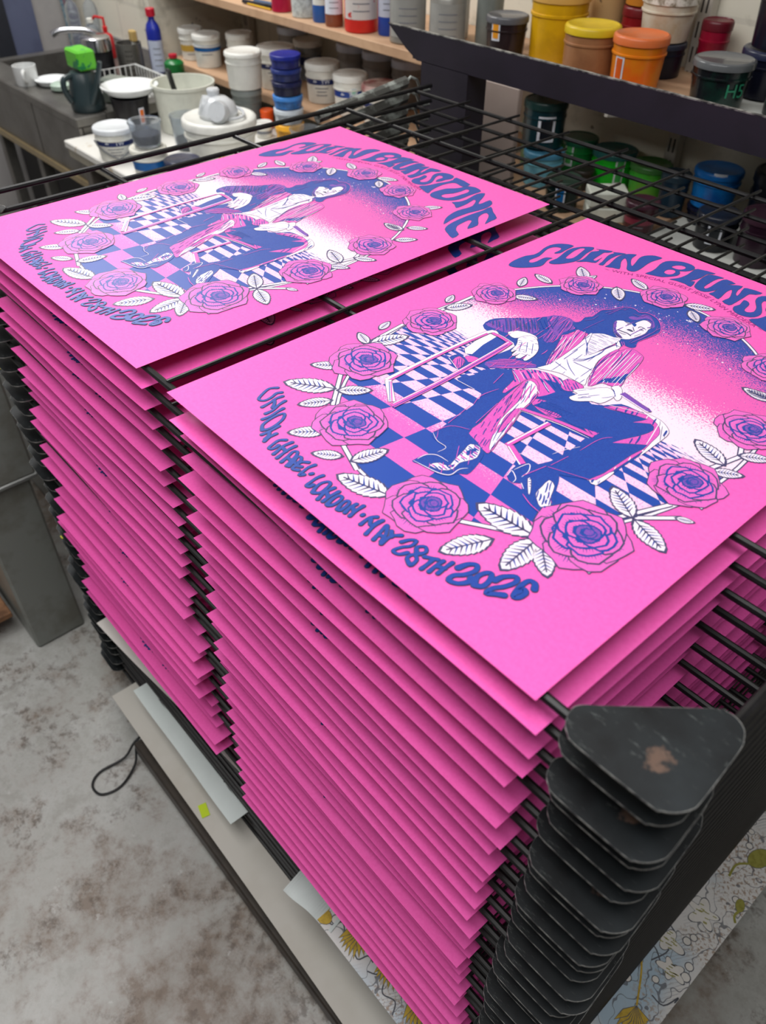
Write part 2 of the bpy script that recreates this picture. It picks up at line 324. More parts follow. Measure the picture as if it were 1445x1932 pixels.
class Art:
    """flat printed layers lying a hair above the sheet"""
    def __init__(s): s.b = MB(); s.layer = 0
    def z(s): return .00035+s.layer*.00006
    def poly(s, pts, m, holes=()):
        loops = [[Vector((x, y, 0)) for x, y in L_] for L_ in [pts]+list(holes)]
        flat = [p for L_ in loops for p in L_]; tr = tessellate_polygon(loops); vs = [(p.x, p.y, s.z()) for p in flat]; fs = []
        for a, b_, c_ in tr:
            n = (flat[b_]-flat[a]).cross(flat[c_]-flat[a]).z
            if abs(n) > 1e-12: fs.append((a, b_, c_) if n > 0 else (a, c_, b_))
        s.b.add(vs, fs, m)
    def ribbon(s, pts, w, m, taper=False, smooth=True):
        p = catmull(pts, False, 4) if smooth and len(pts) > 2 else [tuple(q) for q in pts]
        n = len(p); l, r = [], []
        for i in range(n):
            t = Vector(p[min(i+1, n-1)])-Vector(p[max(i-1, 0)]); t.normalize(); q = Vector((-t.y, t.x)); k = w/2
            if taper: k *= max(.12, math.sin(math.pi*min(1, (i+.6)/n))**.5) if taper is True else 1-(1-.15)*i/(n-1)
            l.append(Vector(p[i])+q*k); r.append(Vector(p[i])-q*k)
        vs = [(a.x, a.y, s.z()) for a in l]+[(a.x, a.y, s.z()) for a in r]
        s.b.add(vs, [(i, n+i, n+i+1, i+1) for i in range(n-1)], m)
    def blob(s, pts, w, m):
        """fat round-ended stroke, swelling at its ends like the hand-drawn letters"""
        p = catmull(pts, False, 4) if len(pts) > 2 else [tuple(Vector(pts[0]).lerp(Vector(pts[1]), k/4)) for k in range(5)]
        n = len(p); l, r = [], []; D = [0]
        for i in range(1, n): D.append(D[-1]+(Vector(p[i])-Vector(p[i-1])).length)
        for i in range(n):
            t = Vector(p[min(i+1, n-1)])-Vector(p[max(i-1, 0)]); t.normalize(); q = Vector((-t.y, t.x)); e = min(D[i], D[-1]-D[i])
            k = w/2*(1.12-.25*min(1, e/(w*2))); l.append(Vector(p[i])+q*k); r.append(Vector(p[i])-q*k)
        vs = [(a.x, a.y, s.z()) for a in l]+[(a.x, a.y, s.z()) for a in r]; s.b.add(vs, [(i, n+i, n+i+1, i+1) for i in range(n-1)], m)
        for c_ in (p[0], p[-1]):
            s.layer += .025; R = w/2*1.12; s.b.add([(c_[0]+R*math.cos(a*math.pi/6), c_[1]+R*math.sin(a*math.pi/6), s.z()) for a in range(12)], [list(range(12))], m)
    def leaf(s, a, b, wid=.46, seed=0):
        a, b = Vector(a), Vector(b); d = b-a; L_ = d.length; d.normalize(); q = Vector((-d.y, d.x)); N = 9; rr = random.Random(seed)
        up_, dn = [], []
        for i in range(1, N):
            t = i/N; k = math.sin(math.pi*t**.8)**.75*wid*L_/2
            for sgn, L2 in ((1, up_), (-1, dn)):
                L2.append(a+d*L_*(t+.035)+q*sgn*k*1.06); L2.append(a+d*L_*(t+.04)+q*sgn*k*.93)
        o = [a]+up_+[b]+dn[::-1]; cen = a+d*L_*.5
        s.layer = 6; s.poly([tuple(cen+(p-cen)*(1+.0032/max(.012, L_*.5))) for p in o], K['o']); s.layer = 7; s.poly([tuple(p) for p in o], K['w']); s.layer = 8
        s.ribbon([tuple(a), tuple(a+d*L_*.9)], L_*.034, K['o'], smooth=False)
        for i in range(1, 8):
            t = .08+i*.1; k = math.sin(math.pi*t**.8)**.75*wid*L_/2*.86; p0 = a+d*L_*t
            for sgn in (1, -1): s.ribbon([tuple(p0), tuple(p0+d*L_*.07+q*sgn*k*.55), tuple(p0+d*L_*.12+q*sgn*k)], L_*.040, K['o'] if i % 2 else K['b'], taper='end')
    def rose(s, c, R, seed):
        """layered petals from the outside in, each with an outline, a shaded root and engraved lines"""
        rr = random.Random(seed); c = Vector(c); a0 = rr.uniform(0, 6.28); s.layer = 9
        s.poly([tuple(c+Vector((math.cos(g), math.sin(g)))*R*.55) for g in [k*math.pi/8 for k in range(16)]], K['b'])
        for ring, (n, d, sz) in enumerate(((7, .56, .46), (6, .42, .38), (5, .29, .31), (4, .18, .24), (3, .09, .16), (2, .03, .09))):
            cc = c+Vector((R*.04*ring*.6, R*.05*ring*.6))
            for k in range(n):
                g0 = a0+ring*.55+2*math.pi*k/n+rr.uniform(-.08, .08); e = Vector((math.cos(g0), math.sin(g0))); f = Vector((-e.y, e.x)); o = []; q0 = cc+e*R*d; w1 = rr.uniform(1.0, 1.14)
                for j in range(14):
                    g = 2*math.pi*j/14; lip = 1+(.20*rr.random() if math.cos(g) > .1 else 0)+(.12 if j == 0 else 0)
                    o.append(tuple(q0+e*R*sz*math.cos(g)*.92*lip+f*R*sz*math.sin(g)*w1*lip))
                s.layer += .13; s.poly([tuple(q0+(Vector(p)-q0)*(1.06+.05*ring)) for p in o], K['o'] if ring < 2 else K['b'])
                s.layer += .13; s.poly(o, K['r'] if ring < 4 else K['v']); s.layer += .13
                if ring < 5:
                    sc, sh = (.56, .50) if ring == 0 else (.78, .26)
                    s.poly([tuple(q0-e*R*sz*sh+(Vector(p)-q0)*sc*(1-.08*(j % 2))) for j, p in enumerate(o)], K['b'])
                    m_ = 13-2*ring; s.layer += .13
                    for j in range(m_):
                        v_ = -.9+1.8*j/(m_-1); x0 = -.1-.2*abs(v_); x1 = (.80-.55*v_*v_)*rr.uniform(.55, 1.0) if ring == 0 else (.9-.5*v_*v_)*rr.uniform(.7, 1)
                        s.ribbon([tuple(q0+e*R*sz*x0+f*R*sz*v_*.62), tuple(q0+e*R*sz*x1+f*R*sz*v_*.98)], R*.05*(1-.12*ring), K['b'], taper='end', smooth=False)
                        if ring == 1 and j in (4, 5, 6): s.ribbon([tuple(q0+e*R*sz*.45+f*R*sz*(v_*.5)), tuple(q0-e*R*sz*.2+f*R*sz*(v_*.4))], R*.022, K['r'], smooth=False)
    def hatch(s, pts, m, gap, w, perp=False, seed=0, cov=.8, L_=.02, ang=None):
        """engraver's strokes clipped to an outline"""
        rr = random.Random(seed); P = [Vector(p) for p in pts]; c = sum(P, Vector((0, 0)))/len(P)
        if ang is None:
            sxx = sum((p.x-c.x)**2 for p in P); syy = sum((p.y-c.y)**2 for p in P); sxy = sum((p.x-c.x)*(p.y-c.y) for p in P); ang = .5*math.atan2(2*sxy, sxx-syy)
        if perp: ang += math.pi/2
        ca, sa = math.cos(ang), math.sin(ang); Q = [((p.x-c.x)*ca+(p.y-c.y)*sa, -(p.x-c.x)*sa+(p.y-c.y)*ca) for p in P]; y = min(a[1] for a in Q)+gap*.5; top = max(a[1] for a in Q); n = len(Q)
        while y < top:
            xs = sorted(Q[i][0]+(y-Q[i][1])/(Q[(i+1) % n][1]-Q[i][1])*(Q[(i+1) % n][0]-Q[i][0]) for i in range(n) if (Q[i][1] < y) != (Q[(i+1) % n][1] < y))
            for x0, x1 in zip(xs[::2], xs[1::2]):
                x = x0+rr.uniform(0, L_*.3)
                while x < x1-.001:
                    e = min(x1, x+L_*rr.uniform(.5, 1.3))
                    if rr.random() < cov and e-x > .0012:
                        mid = (x+e)/2; bow = rr.uniform(-.0006, .0006); s.ribbon([(c.x+a*ca-b_*sa, c.y+a*sa+b_*ca) for a, b_ in ((x, y), (mid, y+bow), (e, y))], w*rr.uniform(.7, 1.2), m, taper=True)
                    x = e+L_*rr.uniform(.06, .3)
            y += gap*rr.uniform(.85, 1.15)
TITLE=[[[[301,4938],[377,4936],[458,4996],[546,5114],[601,5228],[587,5323],[550,5423],[541,5501],[543,5549],[479,5506],[463,5435],[470,5314],[458,5239],[423,5213],[385,5267],[386,5345],[389,5454],[356,5573],[315,5714],[330,5824],[384,5876],[433,5868],[452,5793],[450,5726],[467,5677],[512,5745],[502,5851],[496,5952],[492,6057],[453,6077],[380,6048],[294,5963],[254,5845],[265,5692],[303,5555],[307,5436],[262,5331],[251,5187],[261,5044]],[]],[[[599,5404],[584,5473],[588,5582],[561,5707],[521,5874],[524,6012],[576,6139],[670,6237],[714,6229],[736,6152],[752,6010],[789,5868],[814,5742],[780,5600],[720,5468],[649,5395]],[[[659,5680],[709,5723],[715,5808],[689,5936],[659,6062],[639,6119],[595,6079],[592,5956],[617,5825]]]],[[[742,6229],[936,6348],[931,6261],[892,6215],[901,6130],[917,6008],[934,5924],[972,5926],[967,6077],[986,5994],[1012,5870],[912,5805],[823,5691],[832,5814],[806,5941],[771,6058],[762,6118],[802,6192],[795,6237]],[]],[[[952,6324],[1102,6419],[1080,6330],[1062,6256],[1066,6129],[1089,6002],[1124,5884],[1065,5861],[1047,5962],[1012,6071],[985,6165],[978,6242],[991,6316]],[]],[[[1164,5871],[1159,5956],[1122,6102],[1089,6245],[1096,6358],[1130,6436],[1218,6506],[1240,6369],[1299,6257],[1363,6178],[1385,6179],[1344,6310],[1303,6443],[1306,6552],[1371,6649],[1433,6674],[1507,6676],[1497,6581],[1480,6479],[1484,6360],[1504,6232],[1514,6120],[1501,6041],[1446,6010],[1390,6034],[1326,6135],[1253,6229],[1183,6287],[1199,6192],[1250,6098],[1332,5962],[1254,5925]],[]],[[[1627,6108],[1641,6215],[1632,6343],[1596,6489],[1595,6632],[1673,6732],[1775,6794],[1882,6799],[1958,6757],[1981,6668],[1940,6564],[1885,6510],[1924,6463],[1937,6378],[1902,6292],[1832,6188],[1724,6139]],[[[1743,6543],[1753,6611],[1806,6674],[1873,6672],[1885,6601],[1844,6544],[1781,6532]],[[1772,6322],[1755,6418],[1796,6475],[1850,6468],[1872,6384],[1838,6317]]]],[[[2003,6754],[2230,6811],[2196,6739],[2169,6685],[2174,6556],[2156,6446],[2131,6363],[2182,6405],[2228,6231],[2130,6247],[2003,6232],[1925,6207],[1967,6287],[1997,6381],[2005,6511],[1990,6654]],[]],[[[2179,6669],[2221,6746],[2376,6778],[2338,6702],[2326,6600],[2331,6473],[2340,6362],[2377,6332],[2392,6422],[2383,6556],[2384,6675],[2417,6767],[2557,6745],[2510,6660],[2497,6536],[2489,6406],[2461,6310],[2415,6243],[2336,6228],[2258,6266],[2221,6362],[2191,6504]],[]],[[[2477,6244],[2494,6327],[2482,6441],[2470,6557],[2495,6638],[2552,6687],[2654,6754],[2670,6609],[2705,6502],[2743,6462],[2728,6558],[2695,6689],[2719,6747],[2912,6772],[2880,6663],[2822,6617],[2823,6493],[2824,6371],[2825,6250],[2809,6159],[2697,6189],[2709,6327],[2670,6448],[2616,6555],[2600,6485],[2612,6381],[2638,6204],[2554,6229]],[]],[[[2904,6090],[2865,6184],[2887,6278],[2858,6422],[2919,6421],[2963,6367],[2980,6281],[2996,6196],[3046,6170],[3094,6239],[3056,6369],[2963,6507],[2934,6631],[2980,6727],[3101,6773],[3227,6740],[3275,6619],[3243,6534],[3241,6442],[3201,6348],[3144,6434],[3144,6539],[3115,6597],[3040,6596],[3051,6502],[3138,6358],[3186,6241],[3169,6120],[3095,6055],[2992,6040]],[]],[[[3322,6618],[3287,6738],[3647,6683],[3636,6529],[3544,6531],[3439,6546],[3386,6458],[3369,6336],[3383,6184],[3422,6031],[3471,5905],[3331,5940],[3154,6016],[3213,6123],[3242,6232],[3263,6350],[3307,6469]],[]],[[[3537,5884],[3488,5989],[3490,6123],[3510,6264],[3578,6356],[3627,6445],[3656,6579],[3747,6649],[3860,6646],[3958,6593],[3961,6467],[3956,6333],[3966,6184],[3951,6041],[3882,5931],[3770,5866],[3638,5841]],[[[3683,5987],[3669,6080],[3729,6201],[3754,6360],[3747,6483],[3806,6485],[3847,6401],[3843,6267],[3832,6095],[3780,5990]]]],[[[3965,5932],[4025,6032],[4040,6175],[3998,6381],[3993,6503],[4053,6585],[4152,6430],[4218,6285],[4283,6192],[4296,6269],[4293,6434],[4414,6355],[4468,6173],[4459,6001],[4425,5814],[4421,5577],[4444,5403],[4474,5241],[4344,5414],[4276,5596],[4251,5775],[4273,5931],[4271,6068],[4178,6239],[4122,6249],[4164,6068],[4177,5919],[4168,5817],[4063,5892]],[]],[[[4609,5130],[4536,5267],[4501,5452],[4486,5663],[4484,5864],[4495,6053],[4482,6249],[4636,6126],[4828,5996],[4847,5847],[4864,5697],[4782,5830],[4697,5961],[4609,6019],[4587,5953],[4626,5822],[4724,5706],[4825,5586],[4815,5382],[4716,5529],[4661,5635],[4612,5618],[4622,5477],[4649,5342],[4740,5227],[4865,5154],[4895,4994],[4750,5050]],[]]]
BOTTOM=[[[[684,920],[641,844],[677,736],[729,649],[787,675],[790,761],[762,848],[782,901]],26],[[[870,596],[858,702],[838,788],[846,866]],26],[[[846,760],[900,727],[946,672]],26],[[[988,556],[987,643],[949,747],[933,836]],26],[[[1048,476],[1054,563],[1038,661],[1029,744]],26],[[[1197,368],[1128,421],[1097,522],[1088,625],[1109,697],[1171,641],[1209,538],[1220,435],[1197,368]],26],[[[1253,324],[1259,418],[1247,532]],26],[[[1265,403],[1309,367],[1333,309]],26],[[[1356,282],[1335,354],[1331,440]],26],[[[1475,451],[1436,396],[1449,315],[1469,254],[1502,261],[1507,309],[1498,346]],26],[[[1577,234],[1557,310],[1537,375],[1544,474]],26],[[[1647,224],[1626,311],[1614,391],[1614,464]],26],[[[1548,356],[1620,346]],26],[[[1722,220],[1696,311],[1669,392],[1696,424],[1734,385],[1766,310],[1802,223]],26],[[[1712,299],[1774,300]],26],[[[1821,234],[1792,311],[1761,376],[1783,401],[1820,373],[1833,312],[1811,303]],26],[[[1892,406],[1848,362],[1850,299],[1873,236],[1923,265]],26],[[[1861,291],[1901,317]],26],[[[1963,428],[1953,364],[1965,294],[1985,230],[2008,266]],26],[[[2040,318],[2046,333]],26],[[[2132,389],[2122,326],[2132,247],[2143,189],[2175,199],[2179,241]],26],[[[2254,174],[2222,238],[2207,310],[2232,372],[2271,366],[2293,303],[2305,224],[2266,174]],26],[[[2360,151],[2330,253],[2335,360]],26],[[[2341,265],[2393,244]],26],[[[2413,169],[2401,258],[2403,356]],26],[[[2468,170],[2444,254],[2445,322],[2484,331],[2505,274],[2507,203],[2482,168]],26],[[[2575,200],[2547,270],[2543,333],[2577,336],[2599,277],[2605,213],[2577,198]],26],[[[2654,222],[2633,299],[2635,368]],26],[[[2642,317],[2689,293]],26],[[[2714,227],[2699,304],[2693,399]],26],[[[2777,314],[2777,326]],26],[[[2856,230],[2844,337],[2877,396]],26],[[[2866,335],[2925,283],[2936,376]],26],[[[2976,186],[2947,296],[2943,402]],26],[[[3069,191],[3038,296],[3015,387]],26],[[[3130,223],[3093,307],[3024,384]],26],[[[3052,260],[3102,279]],26],[[[3149,206],[3137,286],[3143,344],[3185,401]],26],[[[3142,326],[3092,371]],26],[[[3243,348],[3271,418],[3317,451],[3330,378],[3289,306],[3273,225],[3334,234],[3369,299]],26],[[[3472,224],[3409,259],[3419,327],[3478,303],[3492,228],[3472,224]],26],[[[3419,356],[3374,404],[3415,458],[3463,419],[3439,355]],26],[[[3494,374],[3592,434]],26],[[[3564,402],[3572,339],[3576,261]],26],[[[3639,286],[3630,377],[3631,455]],26],[[[3700,326],[3695,409],[3693,498]],26],[[[3637,371],[3697,407]],26],[[[3763,492],[3790,585],[3843,627],[3878,574],[3849,476],[3799,408],[3805,339],[3879,367],[3926,444],[3910,489]],38],[[[3976,456],[3933,532],[3946,616],[3986,646],[4025,580],[4030,495],[3978,454]],38],[[[4052,616],[4069,695],[4135,771],[4173,728],[4147,626],[4099,541],[4098,462],[4159,516],[4206,553]],38],[[[4320,779],[4283,827],[4231,813],[4227,717],[4257,601],[4297,621],[4302,697],[4261,712],[4252,656]],38]]
MAN=[["b",[[1851,2815],[2062,3059],[2291,2994],[2374,2523],[2539,1959],[2567,1854],[2322,1598],[2314,1726],[2291,1840],[2244,2251],[2157,2457],[2055,2464],[1958,2415],[1786,2473],[1825,2585],[1865,2697]]],["w",[[1413,2972],[1365,3402],[1457,3471],[1552,2953]]],["b",[[1556,2923],[1466,3443],[1652,3452],[1672,3237],[1703,2866]]],["m",[[1544,2838],[1560,2910],[1664,2942],[1695,2874],[1632,2800]]],["b",[[1437,2696],[1432,2796],[1496,2853],[1695,2770],[1741,2688],[1694,2600],[1569,2624]]],["m",[[1505,2688],[1488,2809],[1592,2789],[1640,2706],[1648,2613]]],["b",[[2462,2680],[2530,2798],[2617,3096],[2890,3215],[3399,3005],[3389,2664],[3000,2632],[2641,2563]]],["m",[[2585,2745],[2612,2834],[2790,2887],[3013,2901],[3060,2864],[2979,2789],[2921,2685],[2717,2689]]],["m",[[3238,2782],[3282,2958],[3413,2986],[3402,2867],[3372,2763]]],["b",[[1182,3512],[1144,3672],[1212,3817],[1451,4095],[1631,4393],[1836,4400],[1982,4268],[1947,4032],[2054,3777],[2249,3376],[2202,3269],[1993,3005],[1771,2800],[1702,2872],[1755,3337],[1683,3487],[1345,3503],[1303,3454]]],["v",[[1180,3561],[1230,3797],[1479,4113],[1679,3941],[1695,3812],[1557,3725],[1515,3603],[1333,3564]]],["v",[[1537,4248],[1648,4398],[1836,4400],[1946,4301],[1906,4107],[1965,3909],[1933,3777],[1820,3836],[1748,4046]]],["v",[[1762,2942],[1854,3159],[2093,3303],[2194,3278],[1989,3009],[1851,2892]]],["m",[[2249,3376],[2148,3567],[2045,3813],[1937,4044],[2011,4155],[1971,4256],[2041,4362],[2182,4066],[2207,3909],[2231,3708],[2245,3546]]],["m",[[2067,3035],[2137,3138],[2255,3253],[2519,3307],[2675,3162],[2587,2863],[2395,2999],[2291,2961],[2308,2658],[2263,2686],[2197,2934]]],["b",[[2578,2853],[2642,3065],[2392,3160],[2588,3223],[2718,3293],[2768,3231],[2701,2995]]],["m",[[2291,2961],[2324,3081],[2433,3044],[2561,2872],[2614,2701],[2639,2543],[2699,2392],[2764,2216],[2830,1983],[2895,1776],[2698,1830],[2525,2011],[2453,2290],[2377,2582],[2322,2794]]],["m",[[2554,1866],[2882,1768],[2851,1862],[2775,1959],[2573,2338],[2361,2724],[2298,2969],[2362,2570],[2506,2089]]],["w",[[2320,2974],[2336,3033],[2436,3007],[2539,2886],[2596,2700],[2623,2562],[2690,2381],[2762,2197],[2815,1999],[2874,1818],[2771,1948],[2599,2275],[2513,2623],[2414,2821]]],["m",[[2617,2297],[2582,2439],[2588,2559],[2672,2360],[2721,2202],[2738,2083]]],["b",[[1824,4375],[1870,4429],[1867,4499],[1848,4581],[1896,4663],[1878,4774],[1875,4885],[1947,4988],[1980,5103],[2044,5178],[2122,5191],[2198,5166],[2269,5229],[2360,5221],[2449,5194],[2571,5080],[2642,4950],[2637,4839],[2624,4719],[2602,4575],[2648,4476],[2640,4426],[2582,4393],[2531,4407],[2538,4341],[2438,4401],[2415,4357],[2274,4452],[2160,4302],[2093,4294],[2008,4283],[1910,4294]]],["v",[[2189,4967],[2207,5032],[2264,5053],[2262,5157],[2313,5186],[2417,5138],[2523,5025],[2527,4958],[2466,5067],[2386,5121],[2325,5087],[2292,4993],[2246,4958]]],["w",[[2126,4265],[2159,4352],[2239,4430],[2359,4454],[2427,4494],[2452,4380],[2436,4221],[2430,4075],[2413,3897],[2373,3873],[2281,4041],[2214,4151]]],["w",[[2182,4066],[2136,4252],[2137,4341],[2253,4102],[2393,3897],[2431,4023],[2465,4208],[2471,4355],[2434,4431],[2528,4351],[2548,4250],[2537,4010],[2573,3839],[2648,3667],[2699,3517],[2761,3403],[2673,3396],[2542,3396],[2435,3386],[2349,3350],[2270,3305],[2208,3285],[2244,3405],[2245,3546],[2231,3708],[2207,3909]]],["w",[[2153,4740],[2151,4811],[2205,4855],[2251,4891],[2326,4905],[2327,4943],[2346,5038],[2384,5064],[2457,5039],[2509,4973],[2517,4893],[2542,4798],[2529,4678],[2498,4549],[2438,4497],[2373,4490],[2278,4561],[2203,4653]]],["v",[[2151,4737],[2155,4786],[2238,4658],[2301,4588],[2436,4518],[2378,4493],[2286,4554],[2203,4653]]],["m",[[2594,4266],[2626,4404],[2800,4369],[2859,4304],[2907,4140],[2935,4000],[2968,3828],[3023,3679],[2955,3601],[2861,3581],[2830,3503],[2796,3416],[2690,3589],[2608,3792],[2543,4003],[2545,4255]]],["b",[[2830,3503],[2853,3592],[2958,3694],[2896,3828],[2862,3726],[2812,3647]]],["b",[[2909,3760],[2922,3942],[2968,3828],[3004,3705]]],["b",[[2651,2701],[2741,2965],[2883,3050],[3005,3159],[3123,3247],[3225,3406],[3386,3433],[3578,3460],[3704,3453],[3805,3384],[3848,3288],[3860,3051],[3855,2704],[3852,2436],[3859,2165],[3760,2176],[3587,2065],[3413,1961],[3294,1955],[3359,2130],[3372,2417],[3347,2672],[3387,2828],[3116,2736],[2892,2782]]],["m",[[3142,3222],[3274,3390],[3456,3435],[3612,3461],[3765,3412],[3825,3298],[3833,3091],[3835,2849],[3826,2406],[3852,2197],[3763,2183],[3797,2356],[3802,2778],[3809,3028],[3566,2800],[3670,3082],[3708,3272],[3625,3343],[3495,3231],[3562,3384],[3339,3300]]],["w",[[3441,3457],[3605,3472],[3706,3449],[3805,3384],[3846,3292],[3855,3082],[3861,2812],[3810,3100],[3788,3254],[3718,3357],[3607,3418]]],["w",[[3767,2178],[3856,2170],[3852,2436],[3826,2406],[3811,2228]]],["m",[[2588,3223],[2568,3364],[2723,3380],[2784,3349],[2758,3220],[2675,3162]]],["w",[[1485,3617],[1536,3725],[1674,3787],[1780,3780],[1819,3716],[1688,3673],[1627,3574],[1553,3574]]],["w",[[1652,3618],[1705,3751],[1804,3746],[1908,3655],[1984,3558],[2027,3426],[2034,3301],[1995,3300],[1952,3430],[1959,3294],[1925,3263],[1902,3282],[1886,3389],[1881,3271],[1845,3283],[1816,3409],[1809,3323],[1780,3344],[1745,3465],[1694,3547]]],["w",[[2972,3579],[3000,3661],[3074,3626],[3161,3490],[3159,3422],[3101,3452],[3040,3546]]],["w",[[2798,3108],[2815,3218],[2742,3221],[2792,3339],[2876,3443],[2948,3539],[3018,3541],[3088,3483],[3101,3381],[3077,3250],[2997,3215],[2922,3128],[2867,3083],[2825,3081]]],["b",[[2503,1152],[2515,1297],[2556,1430],[2569,1535],[2393,1544],[2308,1609],[2351,1811],[2545,1861],[2823,1777],[2909,1671],[2969,1504],[2982,1397],[2918,1347],[2880,1256],[2792,1201],[2667,1180],[2567,1163]]],["w",[[2658,1231],[2693,1326],[2784,1351],[2755,1468],[2710,1646],[2684,1748],[2782,1782],[2867,1648],[2841,1542],[2816,1464],[2839,1354],[2784,1266]]],["b",[[2790,1346],[2801,1421],[2824,1369]]],["b",[[2740,1630],[2753,1722],[2791,1727],[2795,1603]]],["b",[[3234,1657],[3188,1849],[3250,1944],[3390,1967],[3524,2057],[3675,1822],[3818,1629],[3790,1495],[3635,1520],[3490,1578],[3394,1677],[3336,1623]]],["w",[[3572,1672],[3547,1782],[3530,1904],[3614,1875],[3683,1741],[3780,1615],[3713,1566],[3645,1606]]],["w",[[3389,1773],[3414,1785],[3524,1648],[3527,1621]]],["b",[[2208,4848],[2242,4903],[2353,4899],[2368,4830],[2310,4864],[2259,4863]]],["o",[[2348,4707],[2359,4741],[2399,4744],[2431,4726],[2410,4708],[2377,4706]]]]
RIBBON=[["w",55,[[1319,1874],[1310,2744],[1336,3434],[1432,3480]]],["m",25,[[1350,1870],[1330,2725],[1357,3412]]],["m",40,[[1381,3460],[1516,3463],[1676,3444]]],["m",70,[[1721,1601],[1725,2402],[1696,3121],[1658,3459]]],["w",12,[[1692,1642],[1702,2425],[1643,3453]]],["b",12,[[1738,1601],[1737,2390],[1680,3393]]],["w",70,[[1338,1889],[1662,1654]]],["b",10,[[1361,1883],[1649,1638]]],["m",14,[[1373,1897],[1662,1654]]],["m",42,[[2616,2561],[3016,2677],[3387,2736]]],["w",10,[[2642,2532],[3043,2644],[3373,2685]]],["m",55,[[2925,1999],[2960,2586]]],["w",16,[[2914,2021],[2940,2588]]],["m",60,[[2953,2020],[3217,1899]]],["w",14,[[2948,1998],[3206,1870]]],["v",60,[[3116,3575],[3433,3518],[3484,3540]]],["w",14,[[3130,3532],[3438,3487],[3492,3493]]],["m",9,[[1846,4375],[1867,4433],[1864,4503],[1844,4595],[1891,4650],[1874,4788],[1877,4883],[1942,4974],[1983,5099],[2047,5174],[2129,5192],[2205,5166],[2273,5222],[2360,5221],[2456,5184],[2576,5068],[2642,4943],[2637,4839],[2624,4719],[2606,4579],[2648,4476]]],["v",10,[[1942,4836],[1970,4937],[1998,5039],[2061,5113]]],["v",10,[[2173,5079],[2275,5097],[2302,5181],[2388,5160]]],["v",10,[[2585,4599],[2587,4694],[2593,4823],[2585,4954],[2528,5067]]],["v",9,[[2544,4483],[2528,4602],[2553,4723],[2551,4844]]],["v",8,[[1894,4512],[1941,4604],[1928,4737]]],["m",7,[[2479,4431],[2550,4362]]],["m",7,[[2494,4449],[2558,4388]]],["v",15,[[2370,5073],[2449,5055],[2501,4971],[2485,4923]]],["o",9,[[2230,4844],[2272,4842],[2316,4850]]],["o",7,[[2276,4817],[2302,4819]]],["o",9,[[2359,4816],[2402,4770],[2435,4737]]],["o",14,[[2279,4627],[2352,4634],[2402,4642],[2469,4623]]],["o",8,[[2321,4590],[2383,4592],[2412,4612]]],["o",16,[[2323,4543],[2379,4511],[2423,4514]]],["o",9,[[2415,4835],[2423,4887],[2507,4871]]],["o",10,[[2445,4820],[2478,4829],[2498,4832]]],["o",5,[[2438,4847],[2474,4854]]],["o",6,[[2499,4643],[2518,4753]]],["b",10,[[2348,3719],[2445,3825],[2475,4037],[2451,4180],[2477,4311],[2538,4322]]],["b",8,[[2114,4231],[2269,4069],[2385,3939]]],["b",8,[[2451,4365],[2519,4292]]],["b",8,[[2234,4127],[2393,3897]]],["b",8,[[2307,3663],[2437,3550],[2582,3464]]],["b",8,[[2394,3675],[2631,3690]]],["b",8,[[2264,3524],[2452,3483]]],["b",8,[[2257,3921],[2287,3639]]],["b",8,[[2473,3944],[2446,3780],[2376,3698]]],["b",7,[[1746,3560],[1846,3398]]],["b",7,[[1787,3608],[1917,3435]]],["b",7,[[1849,3632],[1978,3459]]],["b",7,[[2836,3191],[2896,3300]]],["b",7,[[2868,3150],[2945,3259]]],["b",9,[[3015,3557],[3108,3467]]],["b",7,[[2346,2943],[2500,2724]]],["b",7,[[2385,2988],[2538,2767]]],["b",8,[[2539,2615],[2656,2233],[2795,1942]]],["w",9,[[3238,1662],[3215,1748],[3316,1689],[3336,1623]]],["w",9,[[3221,1772],[3253,1940],[3324,1858],[3336,1743]]],["m",8,[[3331,1769],[3382,2040]]],["w",8,[[3391,1680],[3458,1634]]],["m",9,[[3499,1573],[3635,1520],[3769,1500]]],["w",10,[[2513,1163],[2662,1186],[2805,1217],[2888,1276],[2885,1394],[2927,1468]]],["w",9,[[2519,1208],[2528,1313],[2601,1387],[2737,1397]]],["w",6,[[2309,1610],[2439,1544],[2569,1535],[2569,1418]]],["m",6,[[2316,1618],[2351,1811],[2524,1913]]],["m",6,[[3441,2463],[3453,2741],[3516,2867]]],["m",6,[[3401,2079],[3425,2307]]],["m",6,[[3398,2042],[3764,2181]]],["w",6,[[3303,2218],[3342,2366],[3405,2509]]],["m",7,[[2244,2251],[2185,2427],[2221,2657]]],["m",7,[[2304,1827],[2235,2212]]],["m",7,[[2483,2034],[2392,2454]]],["m",7,[[2112,2690],[2051,2912]]],["w",8,[[1437,2696],[1687,2591]]],["w",8,[[1816,2443],[2062,2456]]],["b",10,[[1956,3995],[2241,3410]]],["w",7,[[1998,4044],[2244,3500]]],["w",7,[[2030,4080],[2219,3650]]],["w",7,[[2041,4142],[2194,3802]]],["w",7,[[2591,4217],[2743,3568]]],["w",7,[[2632,4265],[2813,3525]]],["w",7,[[2655,4337],[2828,3625]]],["w",7,[[2732,4335],[2870,3715]]],["w",7,[[2808,4333],[2892,3908]]],["b",9,[[2574,4266],[2603,3873],[2675,3656],[2798,3426]]],["b",9,[[2617,4247],[2665,4168],[2735,3897]]],["v",8,[[3063,3222],[3269,3272],[3466,3352]]],["w",8,[[3100,3265],[3362,3380],[3558,3459]]],["b",12,[[1404,3973],[1567,3836]]],["b",12,[[1436,4011],[1601,3875]]],["b",12,[[1469,4049],[1635,3915]]],["b",12,[[1501,4087],[1670,3955]]],["b",12,[[1533,4125],[1704,3994]]],["b",12,[[1566,4162],[1738,4034]]],["b",12,[[1598,4200],[1772,4073]]]]
